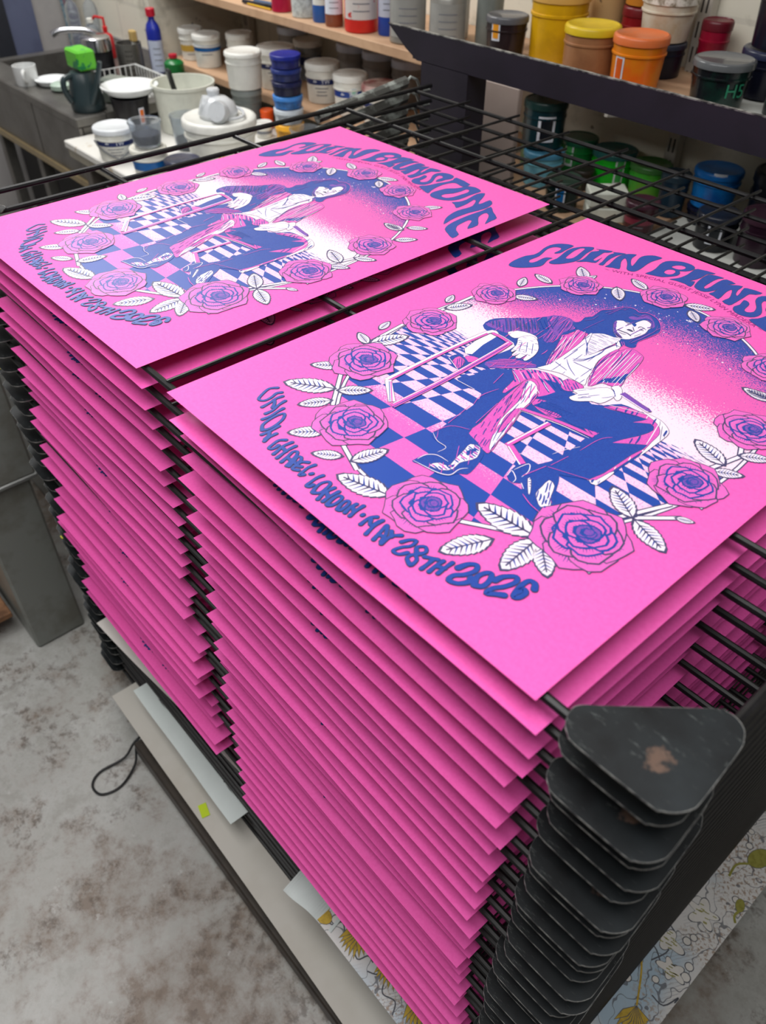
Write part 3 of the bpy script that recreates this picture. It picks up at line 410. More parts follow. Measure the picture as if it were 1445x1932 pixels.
ROSES=[[[860,1950],0.036],[[1666,1096],0.036],[[719,3105],0.031],[[727,4196],0.027],[[1292,5190],0.026],[[2167,5716],0.027],[[3092,5628],0.027],[[3868,5199],0.028],[[4320,3981],0.031],[[4362,2819],0.034],[[4167,1550],0.041],[[3030,820],0.036]]
LEAVES=[[[1086,1361],[651,1047]],[[1139,1372],[1358,1626]],[[1233,1197],[1080,911]],[[1611,825],[1400,548]],[[2021,697],[1811,525]],[[2139,726],[2229,1079]],[[2725,662],[2221,499]],[[792,1690],[560,1472]],[[617,2217],[376,2292]],[[633,2252],[794,2664]],[[468,2533],[410,2727]],[[610,3472],[745,3757]],[[506,3589],[428,3774]],[[802,4595],[693,4815]],[[1005,4957],[726,4999]],[[941,4335],[1164,4485]],[[1221,5375],[971,5610]],[[1235,5391],[1256,5559]],[[1629,5499],[1853,5252]],[[1906,5730],[1628,5840]],[[2460,5753],[2745,5919]],[[2581,5676],[2784,5504]],[[4453,3312],[4077,3446]],[[4481,3548],[4706,3709]],[[4207,4615],[3897,4627]],[[4435,3147],[4651,3292]],[[4323,2061],[3977,2260]],[[4361,2044],[4743,1914]],[[4579,2338],[4709,2403]],[[3912,1244],[3334,1178]],[[3714,941],[3534,522]],[[3962,1226],[4001,752]],[[4010,1223],[4291,969]],[[4420,1332],[4492,1244]],[[3278,734],[3372,681]],[[4592,2687],[4659,2605]],[[3840,5424],[4003,5659]],[[4224,4664],[3938,4611]],[[4220,4769],[4421,4944]],[[4409,4345],[4590,4578]]]
STEMS=[[[877,1626],[1307,1161]],[[1901,816],[2271,677]],[[3357,886],[3925,1242]],[[4210,1888],[4450,2459]],[[4396,3158],[4492,3561]],[[617,2205],[558,2815]],[[602,3355],[604,3939]],[[4360,2092],[4615,2379]],[[4408,3705],[4481,3548]]]
SUBLINE=[[1205,5818],[1422,5894],[1698,6028],[2039,6132],[2301,6150],[2580,6129],[2908,6012],[3091,5969],[3388,5911]]
q = lambda L_: [(x/10000, y/10000) for x, y in L_]
def outline_poly(o, d):
    """grow a closed outline by d"""
    n = len(o); a = sum(o[i][0]*o[(i+1) % n][1]-o[(i+1) % n][0]*o[i][1] for i in range(n)); sg = 1 if a > 0 else -1; out = []
    for i in range(n):
        t = Vector(o[(i+1) % n])-Vector(o[i-1]); t = t.normalized() if t.length > 1e-9 else Vector((1, 0)); out.append((o[i][0]+sg*t.y*d, o[i][1]-sg*t.x*d))
    return out
HATCH = {1: [], 5: [('b', .0022, .0008, False, .9, .02)], 7: [('b', .0026, .0010, True, .9, .03), ('b', .004, .0006, False, .8, .03)], 8: [('b', .0026, .0010, True, .9, .03)],
  9: [('m', .006, .0009, False, .35, .018)], 10: [('b', .0040, .0018, True, .85, .03), ('o', .003, .0007, True, .5, .03)], 11: [('b', .0034, .0014, False, .8, .03), ('m', .005, .0010, False, .5, .03)], 12: [('m', .0034, .0011, False, .7, .03)],
  13: [('b', .0052, .0010, False, .95, .09), ('w', .0042, .0007, False, .75, .05)], 14: [('b', .0050, .0022, True, .75, .03), ('w', .006, .0008, True, .5, .02)], 16: [('b', .0060, .0009, False, .5, .02)], 17: [('b', .0055, .0009, False, .5, .01)],
  18: [('m', .0045, .0016, False, .6, .035), ('b', .0052, .0008, False, .6, .03)], 20: [('v', .006, .0012, False, .30, .03)], 22: [('b', .0022, .0004, True, .55, .012)], 23: [('b', .0056, .0006, False, .40, .03)], 24: [],
  25: [('b', .0018, .0007, False, .8, .01)], 26: [('w', .0040, .0008, False, .85, .06), ('b', .0056, .0010, False, .85, .08)], 29: [('m', .012, .0008, False, .22, .04)],
  30: [('b', .0050, .0020, False, .7, .05), ('w', .0064, .0010, False, .6, .05)], 31: [('o', .0030, .0006, False, .7, .05)], 33: [('b', .0036, .0012, True, .8, .01)], 35: [('b', .0048, .0005, True, .4, .006)], 37: [('b', .0056, .0005, False, .4, .012)],
  39: [('b', .0030, .0015, True, .9, .008), ('m', .006, .0014, True, .6, .01)], 43: [('b', .0030, .0015, False, .85, .012)], 44: [('b', .003, .0012, True, .8, .006)], 38: [('m', .012, .0006, False, .18, .02)], 42: [('m', .012, .0006, False, .15, .02)]}
def make_art():
    A = Art(); EC, EA, EB = (.256, .321), .2, .253
    el = [(EC[0]+EA*math.cos(2*math.pi*i/96), EC[1]+EB*math.sin(2*math.pi*i/96)) for i in range(96)]
    A.layer = 0; A.poly(el, K['s'])
    A.layer = 1; ring = [(EC[0]+(EA+.0008)*math.cos(g), EC[1]+(EB+.0008)*math.sin(g)) for g in [2*math.pi*i/96 for i in range(97)]]
    A.ribbon(ring, .0052, K['o'], smooth=False); A.layer = 2; A.ribbon(ring, .0026, K['w'], smooth=False)
    rr = random.Random(3); A.layer = 1                    # stars
    for i in range(90):
        u = rr.uniform(.08, .44); v = rr.uniform(.47, .57)
        if ((u-EC[0])/EA)**2+((v-EC[1])/EB)**2 > .9: continue
        R = rr.choice((.0006, .0009, .0013)); A.b.add([(u+R*math.cos(k*math.pi/3), v+R*math.sin(k*math.pi/3), A.z()) for k in range(6)], [list(range(6))], K['w'])
    for k in range(4):
        g = k*math.pi/4; L_ = .0035; A.ribbon([(.272-L_*math.cos(g), .545-L_*math.sin(g)), (.272+L_*math.cos(g), .545+L_*math.sin(g))], .0006, K['w'], smooth=False)
    base = 2
    for i, (mm, P_) in enumerate(MAN):
        P2 = catmull(q(P_), True, 2); A.layer = base+i*.14; 
        if mm in 'wm': A.poly(outline_poly(P2, .0006), K['o']); A.layer = base+i*.14+.07
        A.poly(P2, K[mm])
        for hk, (hm, gap, wd_, pp, cov, hl) in enumerate(HATCH.get(i, ())): A.layer = 8.6+i*.05+hk*.02; A.hatch(P2, K[hm], gap, wd_, pp, i*7+hk, cov, hl)
    for mm, wd, P_ in RIBBON:
        A.layer = 11.5+RIBBON.index([mm, wd, P_])*.03
        if wd > 20: A.ribbon(q(P_), wd/10000+.0010, K['o']); A.layer += .006
        A.ribbon(q(P_), wd/10000, K[mm], taper=wd < 12)
    for s_ in STEMS_:
        A.layer = 5; A.ribbon(q(s_), .0062, K['o'], smooth=False); A.layer = 5.5; A.ribbon(q(s_), .0036, K['w'], smooth=False)
    for i, l_ in enumerate(LEAVES): a, b = q(l_); A.leaf(a, b, seed=i)
    for i, (c_, R) in enumerate(ROSES): A.rose((c_[0]/10000, c_[1]/10000), R, 40+i)
    for o, hs in TITLE:
        o2 = catmull(q(o), True, 2); h2 = [catmull(q(h), True, 2) for h in hs]
        A.layer = 3; A.poly(outline_poly(o2, .0001), K['o'], h2); A.layer = 4; A.poly(outline_poly(o2, -.0005), K['b'], [outline_poly(h, .0004) for h in h2])
    for k, (s_, wd) in enumerate(BOTTOM): A.layer = 3+.1*k; A.blob(q(s_), wd*1.28/10000+.0014, K['o'])
    for k, (s_, wd) in enumerate(BOTTOM): A.layer = 10+.1*k; A.blob(q(s_), wd*1.28/10000, K['b'])
    # the thin line of lettering under the title, bent along its arc
    cv_ = catmull(q(SUBLINE), False, 8); D = [0]
    for i in range(1, len(cv_)): D.append(D[-1]+(Vector(cv_[i])-Vector(cv_[i-1])).length)
    vs, fs = text2d('~ WITH SPECIAL GUEST JESSE LYNN MADERA ~', 1.0); x0 = min(v[0] for v in vs); x1 = max(v[0] for v in vs); A.layer = 3; out = []
    for x, y in vs:
        d = (x-x0)/(x1-x0)*D[-1]; i = 0
        while i < len(D)-2 and D[i+1] < d: i += 1
        k = (d-D[i])/max(1e-9, D[i+1]-D[i]); p = Vector(cv_[i]).lerp(Vector(cv_[i+1]), k); t = (Vector(cv_[min(i+2, len(cv_)-1)])-Vector(cv_[max(i-1, 0)])).normalized()
        n = Vector((-t.y, t.x)); r_ = p+n*(y*.0105+.0); out.append((r_.x, r_.y, A.z()))
    fs2 = []
    for f in fs:
        a, b_, c_ = (Vector(out[f[0]]), Vector(out[f[1]]), Vector(out[f[2]])); fs2.append(f if (b_-a).cross(c_-a).z >= 0 else f[::-1])
    A.b.add(out, fs2, K['f'])
    return A.b
def bend(x, y, kind):
    """a printed sheet never lies quite flat: it dips between the rods and lifts at a corner"""
    a, b_, c_, d_ = ((0, 0, 0, 0), (.0050, .0022, .002, .3), (-.0012, .0048, -.001, 1.2), (.0060, -.0030, .0012, -.4), (.0016, .0062, .001, 2.0), (.0044, .0036, -.002, .9), (-.0005, -.0055, .002, 0.1))[kind]
    s_ = -.0006*(1-math.cos(2*math.pi*(y-.012)/.2625))/2
    v_ = s_+a*math.sin(math.pi*x/PW*1.1+d_)*math.exp(-y/.16)+b_*math.sin(math.pi*x/PW*1.7+d_*.7)*math.exp(-y/.2)+c_*max(0, y-.5)*4*(x/PW-.5)
    return v_*.72 if v_ > 0 else v_*.35
def sheet_mesh(kind, art):
    b = MB(); nx, ny = 20, 42
    vs = [(PW*i/nx, PH*j/ny, .0003) for j in range(ny+1) for i in range(nx+1)]; b.add(vs, [(j*(nx+1)+i, j*(nx+1)+i+1, (j+1)*(nx+1)+i+1, (j+1)*(nx+1)+i) for j in range(ny) for i in range(nx)], MATS['pink_paper'], True)
    n0 = len(vs); b.add([(x, y, 0) for x, y, z in vs], [(j*(nx+1)+i, (j+1)*(nx+1)+i, (j+1)*(nx+1)+i+1, j*(nx+1)+i+1) for j in range(ny) for i in range(nx)], MATS['pink_paper'], True)
    rim = [i for i in range(nx)]+[j*(nx+1)+nx for j in range(ny)]+[ny*(nx+1)+i for i in range(nx, 0, -1)]+[j*(nx+1) for j in range(ny, 0, -1)]
    R = len(rim); i0 = b.mi(MATS['pink_paper'])
    for i in range(R): a, c_ = rim[i], rim[(i+1) % R]; b.f.append([n0+a, n0+c_, c_, a]); b.m.append(i0); b.sm.append(False)
    me = b.mesh('poster'); bm = bmesh.new(); bm.from_mesh(me)
    n_old = len(me.materials); am = art.mesh('a'); off = {}
    for i, mt in enumerate(am.materials): me.materials.append(mt)
    ab = bmesh.new(); ab.from_mesh(am); bmesh.ops.triangulate(ab, faces=ab.faces[:])
    for it in range(7):
        es = [e for e in ab.edges if e.calc_length() > .022]
        if not es: break
        bmesh.ops.subdivide_edges(ab, edges=es, cuts=1); bmesh.ops.triangulate(ab, faces=[f for f in ab.faces if len(f.verts) > 3])
    mp = {}
    for v in ab.verts: mp[v] = bm.verts.new(v.co)
    for f in ab.faces:
        try: nf = bm.faces.new([mp[v] for v in f.verts]); nf.material_index = f.material_index+n_old; nf.smooth = True
        except ValueError: pass
    for v in bm.verts: v.co.z += bend(v.co.x, v.co.y, kind)
    bm.to_mesh(me); bm.free(); ab.free(); bpy.data.meshes.remove(am); me.update(); return me
STEMS_ = STEMS
art = make_art()
SHEET = [sheet_mesh(k, art) for k in range(7)]
ORD = 'top second third fourth fifth sixth seventh eighth ninth tenth eleventh twelfth thirteenth fourteenth fifteenth sixteenth seventeenth eighteenth nineteenth twentieth twenty-first twenty-second twenty-third twenty-fourth twenty-fifth twenty-sixth twenty-seventh twenty-eighth'.split()
RP = [(0, 0, 0), (.0108, -.0084, .03), (.0095, .0006, -.85), (.0085, -.003, -.58), (-.0038, -.0066, -.37), (.0046, -.0056, -.28), (-.0014, -.0079, -.55), (.0054, -.0074, -.31), (-.0042, -.0024, -.9), (.0005, -.0039, -.66), (-.0055, .0003, -1.05), (-.0092, -.0016, -.99), (-.0057, -.0079, -.52), (-.0099, -.0019, -1.55), (-.0025, -.0079, -.89), (-.0113, -.0071, .3), (-.01, -.0014, -.89), (-.0053, -.0059, .2), (-.013, -.0087, -.47), (-.0108, -.0039, -.49), (-.010, -.0090, .2), (-.004, -.0110, .4), (-.006, -.0099, -.3), (0, -.014, .4), (.004, -.0170, .2), (.008, -.019, .3), (.012, -.022, .1), (.014, -.024, .2)]
LP = [(-.0619, -.0077, .70), (-.0562, -.003, .3), (-.0618, -.0029, .2), (-.0658, .0024, -.2), (-.0573, .0033, .5), (-.0643, -.0009, .1), (-.0707, .0015, -.3), (-.0575, .0016, .3), (-.0531, .0008, .4), (-.0662, .0007, 0), (-.0695, .0017, -.4), (-.071, -.0001, .3), (-.0822, -.0029, .2), (-.0725, -.0001, -.3), (-.0834, -.0012, .3), (-.0895, -.0084, .1), (-.0747, .0011, -.4), (-.0694, -.0058, .2), (-.0833, -.0123, 0), (-.0705, -.017, .5), (-.0872, -.0176, .2), (-.0797, -.0195, -.2), (-.0727, -.0047, .3), (-.0771, -.0079, 0), (-.0729, -.0052, .4), (-.0659, -.0182, .2), (-.0633, -.0207, -.2)]
for side, P_, ww in (('right', RP, 0), ('left', LP, PW)):
    for i, (x, y, a) in enumerate(P_):
        an = math.radians(a) if i else (math.radians(.705) if side == 'left' else 0)
        if side == 'left': x, y = (x-PW*math.cos(an), y-PW*math.sin(an)) if i else (-.5619, -.0077)
        o = bpy.data.objects.new('poster', SHEET[0 if i == 0 else 1+(i*5+(side == 'left')*3+i//6) % 6]); C.objects.link(o)
        o.location = (x, y, H0-SP*i+.0012+(0 if i == 0 else .0045)); o.rotation_euler = (0, 0, an)
        tag(o, f'pink concert poster with seated man and roses, {ORD[i]} sheet of the {side} stack' if i else f'pink concert poster lying open on top of the {side} stack', 'poster', 'pink posters on the rack')

# ------------------------------------------------------------------ other paper on the lower shelves
board = mat('grey_board', (196, 192, 184), .6, var=(180, 174, 162), vscale=5); pale = mat('pale_paper', (214, 222, 220), .6, var=(200, 208, 206), vscale=6); white_p = mat('white_paper', (216, 212, 206), .6, var=(200, 196, 190), vscale=6)
def sheet(name, lab, cat, corner, w_, h_, z, ang, m_, th=.0008):
    b = MB(); n = 24; vs = []
    for j in range(2):
        for i in range(n+1):
            for k in (0, 1): vs.append((w_*i/n, h_*j, -.004*math.sin(math.pi*i/n*3)*(1-j)*(1 if i else 0)+(0 if k else -th)))
    g = lambda j, i, k: (j*(n+1)+i)*2+k
    for i in range(n): b_ = None
    fs = []
    for i in range(n): fs += [(g(0, i, 1), g(0, i+1, 1), g(1, i+1, 1), g(1, i, 1)), (g(0, i, 0), g(1, i, 0), g(1, i+1, 0), g(0, i+1, 0)), (g(0, i, 0), g(0, i+1, 0), g(0, i+1, 1), g(0, i, 1)), (g(1, i+1, 0), g(1, i, 0), g(1, i, 1), g(1, i+1, 1))]
    fs += [(g(0, 0, 0), g(0, 0, 1), g(1, 0, 1), g(1, 0, 0)), (g(0, n, 1), g(0, n, 0), g(1, n, 0), g(1, n, 1))]
    b.add(vs, fs, m_); o = b.build(name); o.location = (corner[0], corner[1], z); o.rotation_euler = (0, 0, math.radians(ang)); return tag(o, lab, cat)
zs = lambda i: H0-SP*i+.004
sheet('card_sheet', 'long grey board jutting out at the foot of the rack with a neon sticker', 'board', (-.537, -.0515), 1.12, .8, H0-1.079, -.9, board, .0015)
tg = MB().box((0, 0, 0), (.030, .017, .0006), mat('neon_yellow', (190, 214, 30), .6), bev=.0002).build('sticky_flag'); tg.location = (-.176, -.044, H0-1.0775); tg.rotation_euler = (0, 0, -.25); tag(tg, 'small neon yellow-green sticky flag on the grey board', 'sticker')
sheet('paper_sheet', 'pale bluish paper strip skewed across the black wires above the grey board', 'paper', (-.464, -.020), .40, .3, H0-1.008, -1.0, pale)
sheet('paper_sheet', 'small pale offcut of paper at the foot of the right poster stack', 'paper', (.128, -.036), .11, .06, zs(32)+.005, 10, pale)
sheet('white_sheet', 'white paper sheet poking out below the left poster stack', 'paper', (-.5544, -.0235), .62, .6, H0-.856, 4.3, white_p)
def f_floral(t, b):
    o = t.obj(); n = t.noise(6, 4, .6)
    c = t.mix(t.ramp(t.noise(5, 2, .5), .45, .58), lin((224, 222, 220)), lin((178, 200, 216)))
    c = t.mix(t.math('MULTIPLY', t.ramp(t.noise(160, 3, .6), .5, .6), t.ramp(t.noise(7, 2, .5), .52, .6)), c, lin((170, 150, 134)))
    def lines(scale, dist, th, mp=(1, 1, 1), rot=0):
        m_ = t.new('ShaderNodeMapping'); m_.inputs['Scale'].default_value = mp; m_.inputs['Rotation'].default_value = (0, 0, rot); t.link(o, m_.inputs[0])
        wv = t.new('ShaderNodeTexWave'); wv.inputs['Scale'].default_value = scale; wv.inputs['Distortion'].default_value = dist; wv.inputs['Detail'].default_value = 2; wv.inputs['Detail Scale'].default_value = 2.2; t.link(m_.outputs[0], wv.inputs['Vector'])
        return t.math('GREATER_THAN', wv.outputs[1], th)
    return t.mix(t.math('MULTIPLY', lines(9, 14, .985), .8), t.mix(t.math('MULTIPLY', lines(60, 1.5, .86, rot=.5), t.math('MULTIPLY', t.ramp(n, .5, .54), .5)), c, lin((150, 152, 160))), lin((96, 98, 106)))
custom('floral_paper', f_floral, .5)
# seed heads, leaves and berries drawn as flat ink shapes on the print
FA = Art(); FA.b.box((0, 0, -.0006), (.517, 1.02, 0), MATS['floral_paper']); ol = mat('ink_olive', (158, 154, 72), .5, var=(120, 116, 40), vscale=90); yo = mat('ink_yellow', (206, 172, 60), .5, var=(160, 130, 40), vscale=120); gy = mat('ink_grey_line', (88, 90, 98), .5); cr = mat('ink_cream', (232, 228, 222), .5)
def seed(c_, L_, ang, m_):
    c_ = Vector(c_); d = Vector((math.cos(ang), math.sin(ang))); n_ = Vector((-d.y, d.x))
    o = [tuple(c_+d*L_*math.cos(g)+n_*L_*.62*math.sin(g)) for g in [k*math.pi/10 for k in range(20)]]; FA.layer = 1; FA.poly([tuple(c_+(Vector(p)-c_)*1.06) for p in o], gy); FA.layer = 2; FA.poly(o, m_)
    FA.layer = 1.5; FA.ribbon([tuple(c_-d*L_*.9), tuple(c_-d*L_*1.9+n_*L_*.4), tuple(c_-d*L_*3.0)], .004, m_)
def wheat(c_, L_, ang, m_):
    c_ = Vector(c_); d = Vector((math.cos(ang), math.sin(ang)))
    for k in range(-5, 6):
        g = ang+k*.17; e = Vector((math.cos(g), math.sin(g))); n_ = Vector((-e.y, e.x)); ll = L_*(1-.05*abs(k)); lay = 3+abs(k)*.5+(.2 if k < 0 else 0)
        FA.layer = lay; FA.poly([tuple(c_), tuple(c_+e*ll*.5+n_*.006), tuple(c_+e*ll), tuple(c_+e*ll*.5-n_*.006)], gy); FA.layer = lay+.15; FA.poly([tuple(c_+e*.002), tuple(c_+e*ll*.5+n_*.0048), tuple(c_+e*ll*.97), tuple(c_+e*ll*.5-n_*.0048)], m_)
    FA.ribbon([tuple(c_-d*L_*1.8), tuple(c_-d*L_+Vector((.006, 0))), tuple(c_)], .003, m_)
seed((.485, .66), .024, 1.3, ol); seed((.505, .56), .012, 1.9, ol); seed((.44, .76), .018, .9, ol)
for p in ((.02, .035), (.10, .02), (.17, .03), (.24, .02), (.33, .035), (.42, .03)): wheat((p[0], p[1]+.03), .055, -1.2+p[0]*3, yo)
seed((.045, .012), .02, .2, yo)
wheat((.478, .30), .06, -1.0, yo); wheat((.44, .14), .06, -.7, yo)
rr = random.Random(9)
for k in range(90):
    x, y = (rr.uniform(.40, .51), rr.uniform(.02, .95)) if k % 2 else (rr.uniform(0, .5), rr.uniform(.005, .10))
    if rr.random() < .55:
        R = rr.uniform(.005, .009); FA.layer = .6+k*.01; FA.poly([(x+R*math.cos(g), y+R*math.sin(g)) for g in [a*math.pi/7 for a in range(14)]], gy); FA.layer += .005; FA.poly([(x+R*.8*math.cos(g), y+R*.8*math.sin(g)) for g in [a*math.pi/7 for a in range(14)]], cr)
    else:
        g = rr.uniform(0, 6.28); L_ = rr.uniform(.03, .07); pts = [(x, y), (x+L_*.3*math.cos(g), y+L_*.3*math.sin(g)), (x+L_*.6*math.cos(g+.7), y+L_*.6*math.sin(g+.7)), (x+L_*math.cos(g+.2), y+L_*math.sin(g+.2))]
        pts = [(min(.515, max(.002, a)), min(1.0, max(.002, b_))) for a, b_ in pts]; FA.layer = .4+k*.01; FA.ribbon(pts, .0022, gy)
def lobed(c_, L_, ang, n):
    o = []; 
    for i in range(n*14):
        g = 2*math.pi*i/(n*14); R = L_*(.72+.24*math.sin(g*n)+.10*math.sin(g*2+n)); o.append((c_[0]+R*math.cos(g+ang), c_[1]+.8*R*math.sin(g+ang)))
    FA.layer = 2.2; FA.poly(o, gy); FA.layer = 2.4; FA.poly([(c_[0]+(x-c_[0])*.93, c_[1]+(y-c_[1])*.93) for x, y in o], cr)
    for k in range(12): a = rr.uniform(0, 6.28); R = L_*rr.uniform(.15, .5); FA.layer = 2.6; FA.ribbon([(c_[0]+R*math.cos(a), c_[1]+R*math.sin(a)), (c_[0]+R*math.cos(a)+.006, c_[1]+R*math.sin(a)+.002)], .0016, ol, smooth=False)
lobed((.47, .50), .034, .3, 5); lobed((.455, .42), .03, 1.2, 4); lobed((.485, .385), .026, 2.0, 5)
fo = FA.b; keep = [i for i, f in enumerate(fo.f) if all(0 <= fo.v[k][0] <= .517 and 0 <= fo.v[k][1] <= 1.02 for k in f)]
fo.f = [fo.f[i] for i in keep]; fo.m = [fo.m[i] for i in keep]; fo.sm = [fo.sm[i] for i in keep]; tag(fo.build('floral_print', None, (.158, -.022, zs(32)+.003)), 'botanical art print with yellow seed heads jutting from the lower right of the rack', 'art print')
# loop of black cord on the floor
lp = catmull([(-.40, .10, .006), (-.46, -.03, .03), (-.452, -.09, .008), (-.458, -.150, .004), (-.438, -.178, .004), (-.405, -.172, .004), (-.395, -.13, .004), (-.42, -.08, .010), (-.458, -.035, .045), (-.50, .12, .03)], False, 6)
tag(MB().tube(lp, .0028, mat('black_rubber', (26, 26, 28), .5), 8).build('cord'), 'thin black cord looped on the floor beside the rack', 'cord')

# ------------------------------------------------------------------ grey steel boxes on a pallet, left
gs = mat('grey_green_steel', (134, 137, 132), .4, 0, var=(108, 106, 96), vscale=7, vamt=.8)
cb = thing('steel_cabinet', 'scuffed grey steel cabinet standing on a pallet left of the rack', 'cabinet', (-.89, -.107, 0))
MB().box((-.75, 0, .0), (0, .13, .52), gs, bev=.006).build('lower_case', cb)
MB().box((-.78, -.01, .525), (.012, .145, .80), gs, bev=.006).build('upper_case', cb)
MB().box((-.77, -.011, .516), (.014, .147, .528), mat('worn_steel_edge', (150, 152, 150), .35, .5), bev=.003).build('edge_strip', cb)
MB().box((-.16, -.016, .60), (-.08, -.008, .70), mat('black_stain', (24, 24, 26), .5), bev=.002).build('latch', cb)
wood = mat('pallet_wood', (150, 108, 76), .7, var=(96, 66, 46), vscale=18, vamt=.9)
pl = thing('wooden_pallet', 'rough brown wooden pallet on the floor at the left edge', 'pallet', (-1.2, -.30, 0))
for k in range(2): MB().box((-.5, -.02+k*.11, .06), (.22, .07+k*.11, .078), wood, bev=.002).build('board', pl)
for k in range(2): MB().box((-.45+k*.5, -.02, 0), (-.36+k*.5, .18, .06), wood, bev=.002).build('block', pl)
gp = MB().box((-1.62, .16, .0), (-1.0, .56, .74), mat('light_grey_case', (176, 178, 178), .5), bev=.01).build('storage_box'); tag(gp, 'pale grey storage box behind the steel cabinet', 'box')
tag(MB().tube([(-1.3, .32, .77), (-1.05, .24, .77), (-.93, .19, .70)], [.026, .022, .018], mat('green_plastic', (18, 74, 46), .4), 10).build('green_hose'), 'dark green hose end hanging over the pale grey storage box', 'hose')
# ------------------------------------------------------------------ shelving on the back wall
plank = mat('raw_timber', (196, 160, 128), .65, var=(168, 132, 102), vscale=8, vamt=.7); wsh = mat('white_melamine', (206, 208, 202), .5, var=(188, 190, 184), vscale=6); upr = mat('cream_metal', (196, 190, 180), .4, .2)
def shelf(lab, x0, x1, z, m_, y0=1.30, th=.025): return tag(MB().box((x0, y0, z-th), (x1, 1.655, z), m_, bev=.002).build('wall_shelf'), lab, 'shelf')
shelf('upper timber wall shelf carrying red and blue ink bottles', -2.45, -.88, 1.165, plank)
shelf('lower timber wall shelf carrying white ink tubs', -2.36, -.88, .925, plank)
shelf('timber wall shelf with the yellow and orange ink tubs', -.86, -.30, 1.18, plank, 1.345, .020)
shelf('white wall shelf with the dark ink jars', -.288, .75, 1.18, wsh, 1.345, .020)
shelf('lower timber wall shelf with the green ink tubs', -.86, -.30, .90, plank)
shelf('white lower wall shelf with the blue and dark tubs', -.288, .75, .90, wsh)
def upright(x, lab):
    t = thing('slotted_upright', lab, 'upright', (x, 1.635, 0)); dk = mat('slot_dark', (70, 64, 60), .6); 
    MB().box((-.016, -.012, .55), (.016, .018, 2.0), upr, bev=.002).build('rail', t)
    b = MB()
    for k in range(26):
        for s_ in (-.006, .006): b.box((s_-.0022, -.0128, .6+k*.05), (s_+.0022, -.0119, .632+k*.05), dk)
    b.build('slots', t)
    for z in (.873, 1.153):
        MB().add([(-.004, -.012, z), (.004, -.012, z), (.004, -.012, z-.07), (-.004, -.012, z-.07), (-.004, -.32, z), (.004, -.32, z), (.004, -.32, z-.015), (-.004, -.32, z-.015)], [(0, 3, 2, 1), (4, 5, 6, 7), (0, 1, 5, 4), (3, 7, 6, 2), (0, 4, 7, 3), (1, 2, 6, 5)], upr).build('bracket', t)
    return t
upright(-.415, 'cream slotted shelf upright between the orange tubs and dark jars'); upright(-.87, 'cream slotted shelf upright behind the beige panel'); upright(-2.30, 'cream slotted shelf upright at the left end of the timber shelves')
pn = MB().box((-.83, 1.235, .25), (-.60, 1.25, 1.17), mat('beige_panel', (158, 142, 134), .6, var=(138, 122, 114), vscale=5), bev=.002)
tag(pn.build('backing_panel'), 'beige upright panel standing behind the rack post', 'panel')

# ------------------------------------------------------------------ ink tubs, jars and bottles
def P(n, c, r=.35, **k): return mat(n, c, r, **k)
wt = P('white_plastic', (226, 226, 218), .35, var=(200, 196, 186), vscale=16, vamt=.6); lidw = P('white_lid', (228, 228, 222), .35, var=(150, 128, 112), vscale=26, vamt=.55, vlo=.55, vhi=.66); navy = P('navy_band', (28, 42, 96)); txtw = P('label_white_ink', (222, 226, 236)); greyt = P('label_grey_ink', (120, 122, 130)); blu = P('mid_blue_band', (20, 92, 160)); redl = P('stained_lid', (222, 200, 192), .4, var=(146, 44, 52), vscale=20, vamt=.8)
clear = mat('cloudy_plastic', (224, 230, 236), .16, trans=.88, var=(190, 196, 206), vscale=25, ior=1.12)
def ring_text(b, s, r, z, ang, size, m_, face=0):
    vs, fs = text2d(s, size)
    out = []
    for x, y in vs: a = ang+x/r; out.append((r*math.cos(a), r*math.sin(a), z+y))
    b.add(out, fs, m_)
VIEW = lambda x, y: math.atan2(-.2895-y, .6662-x)
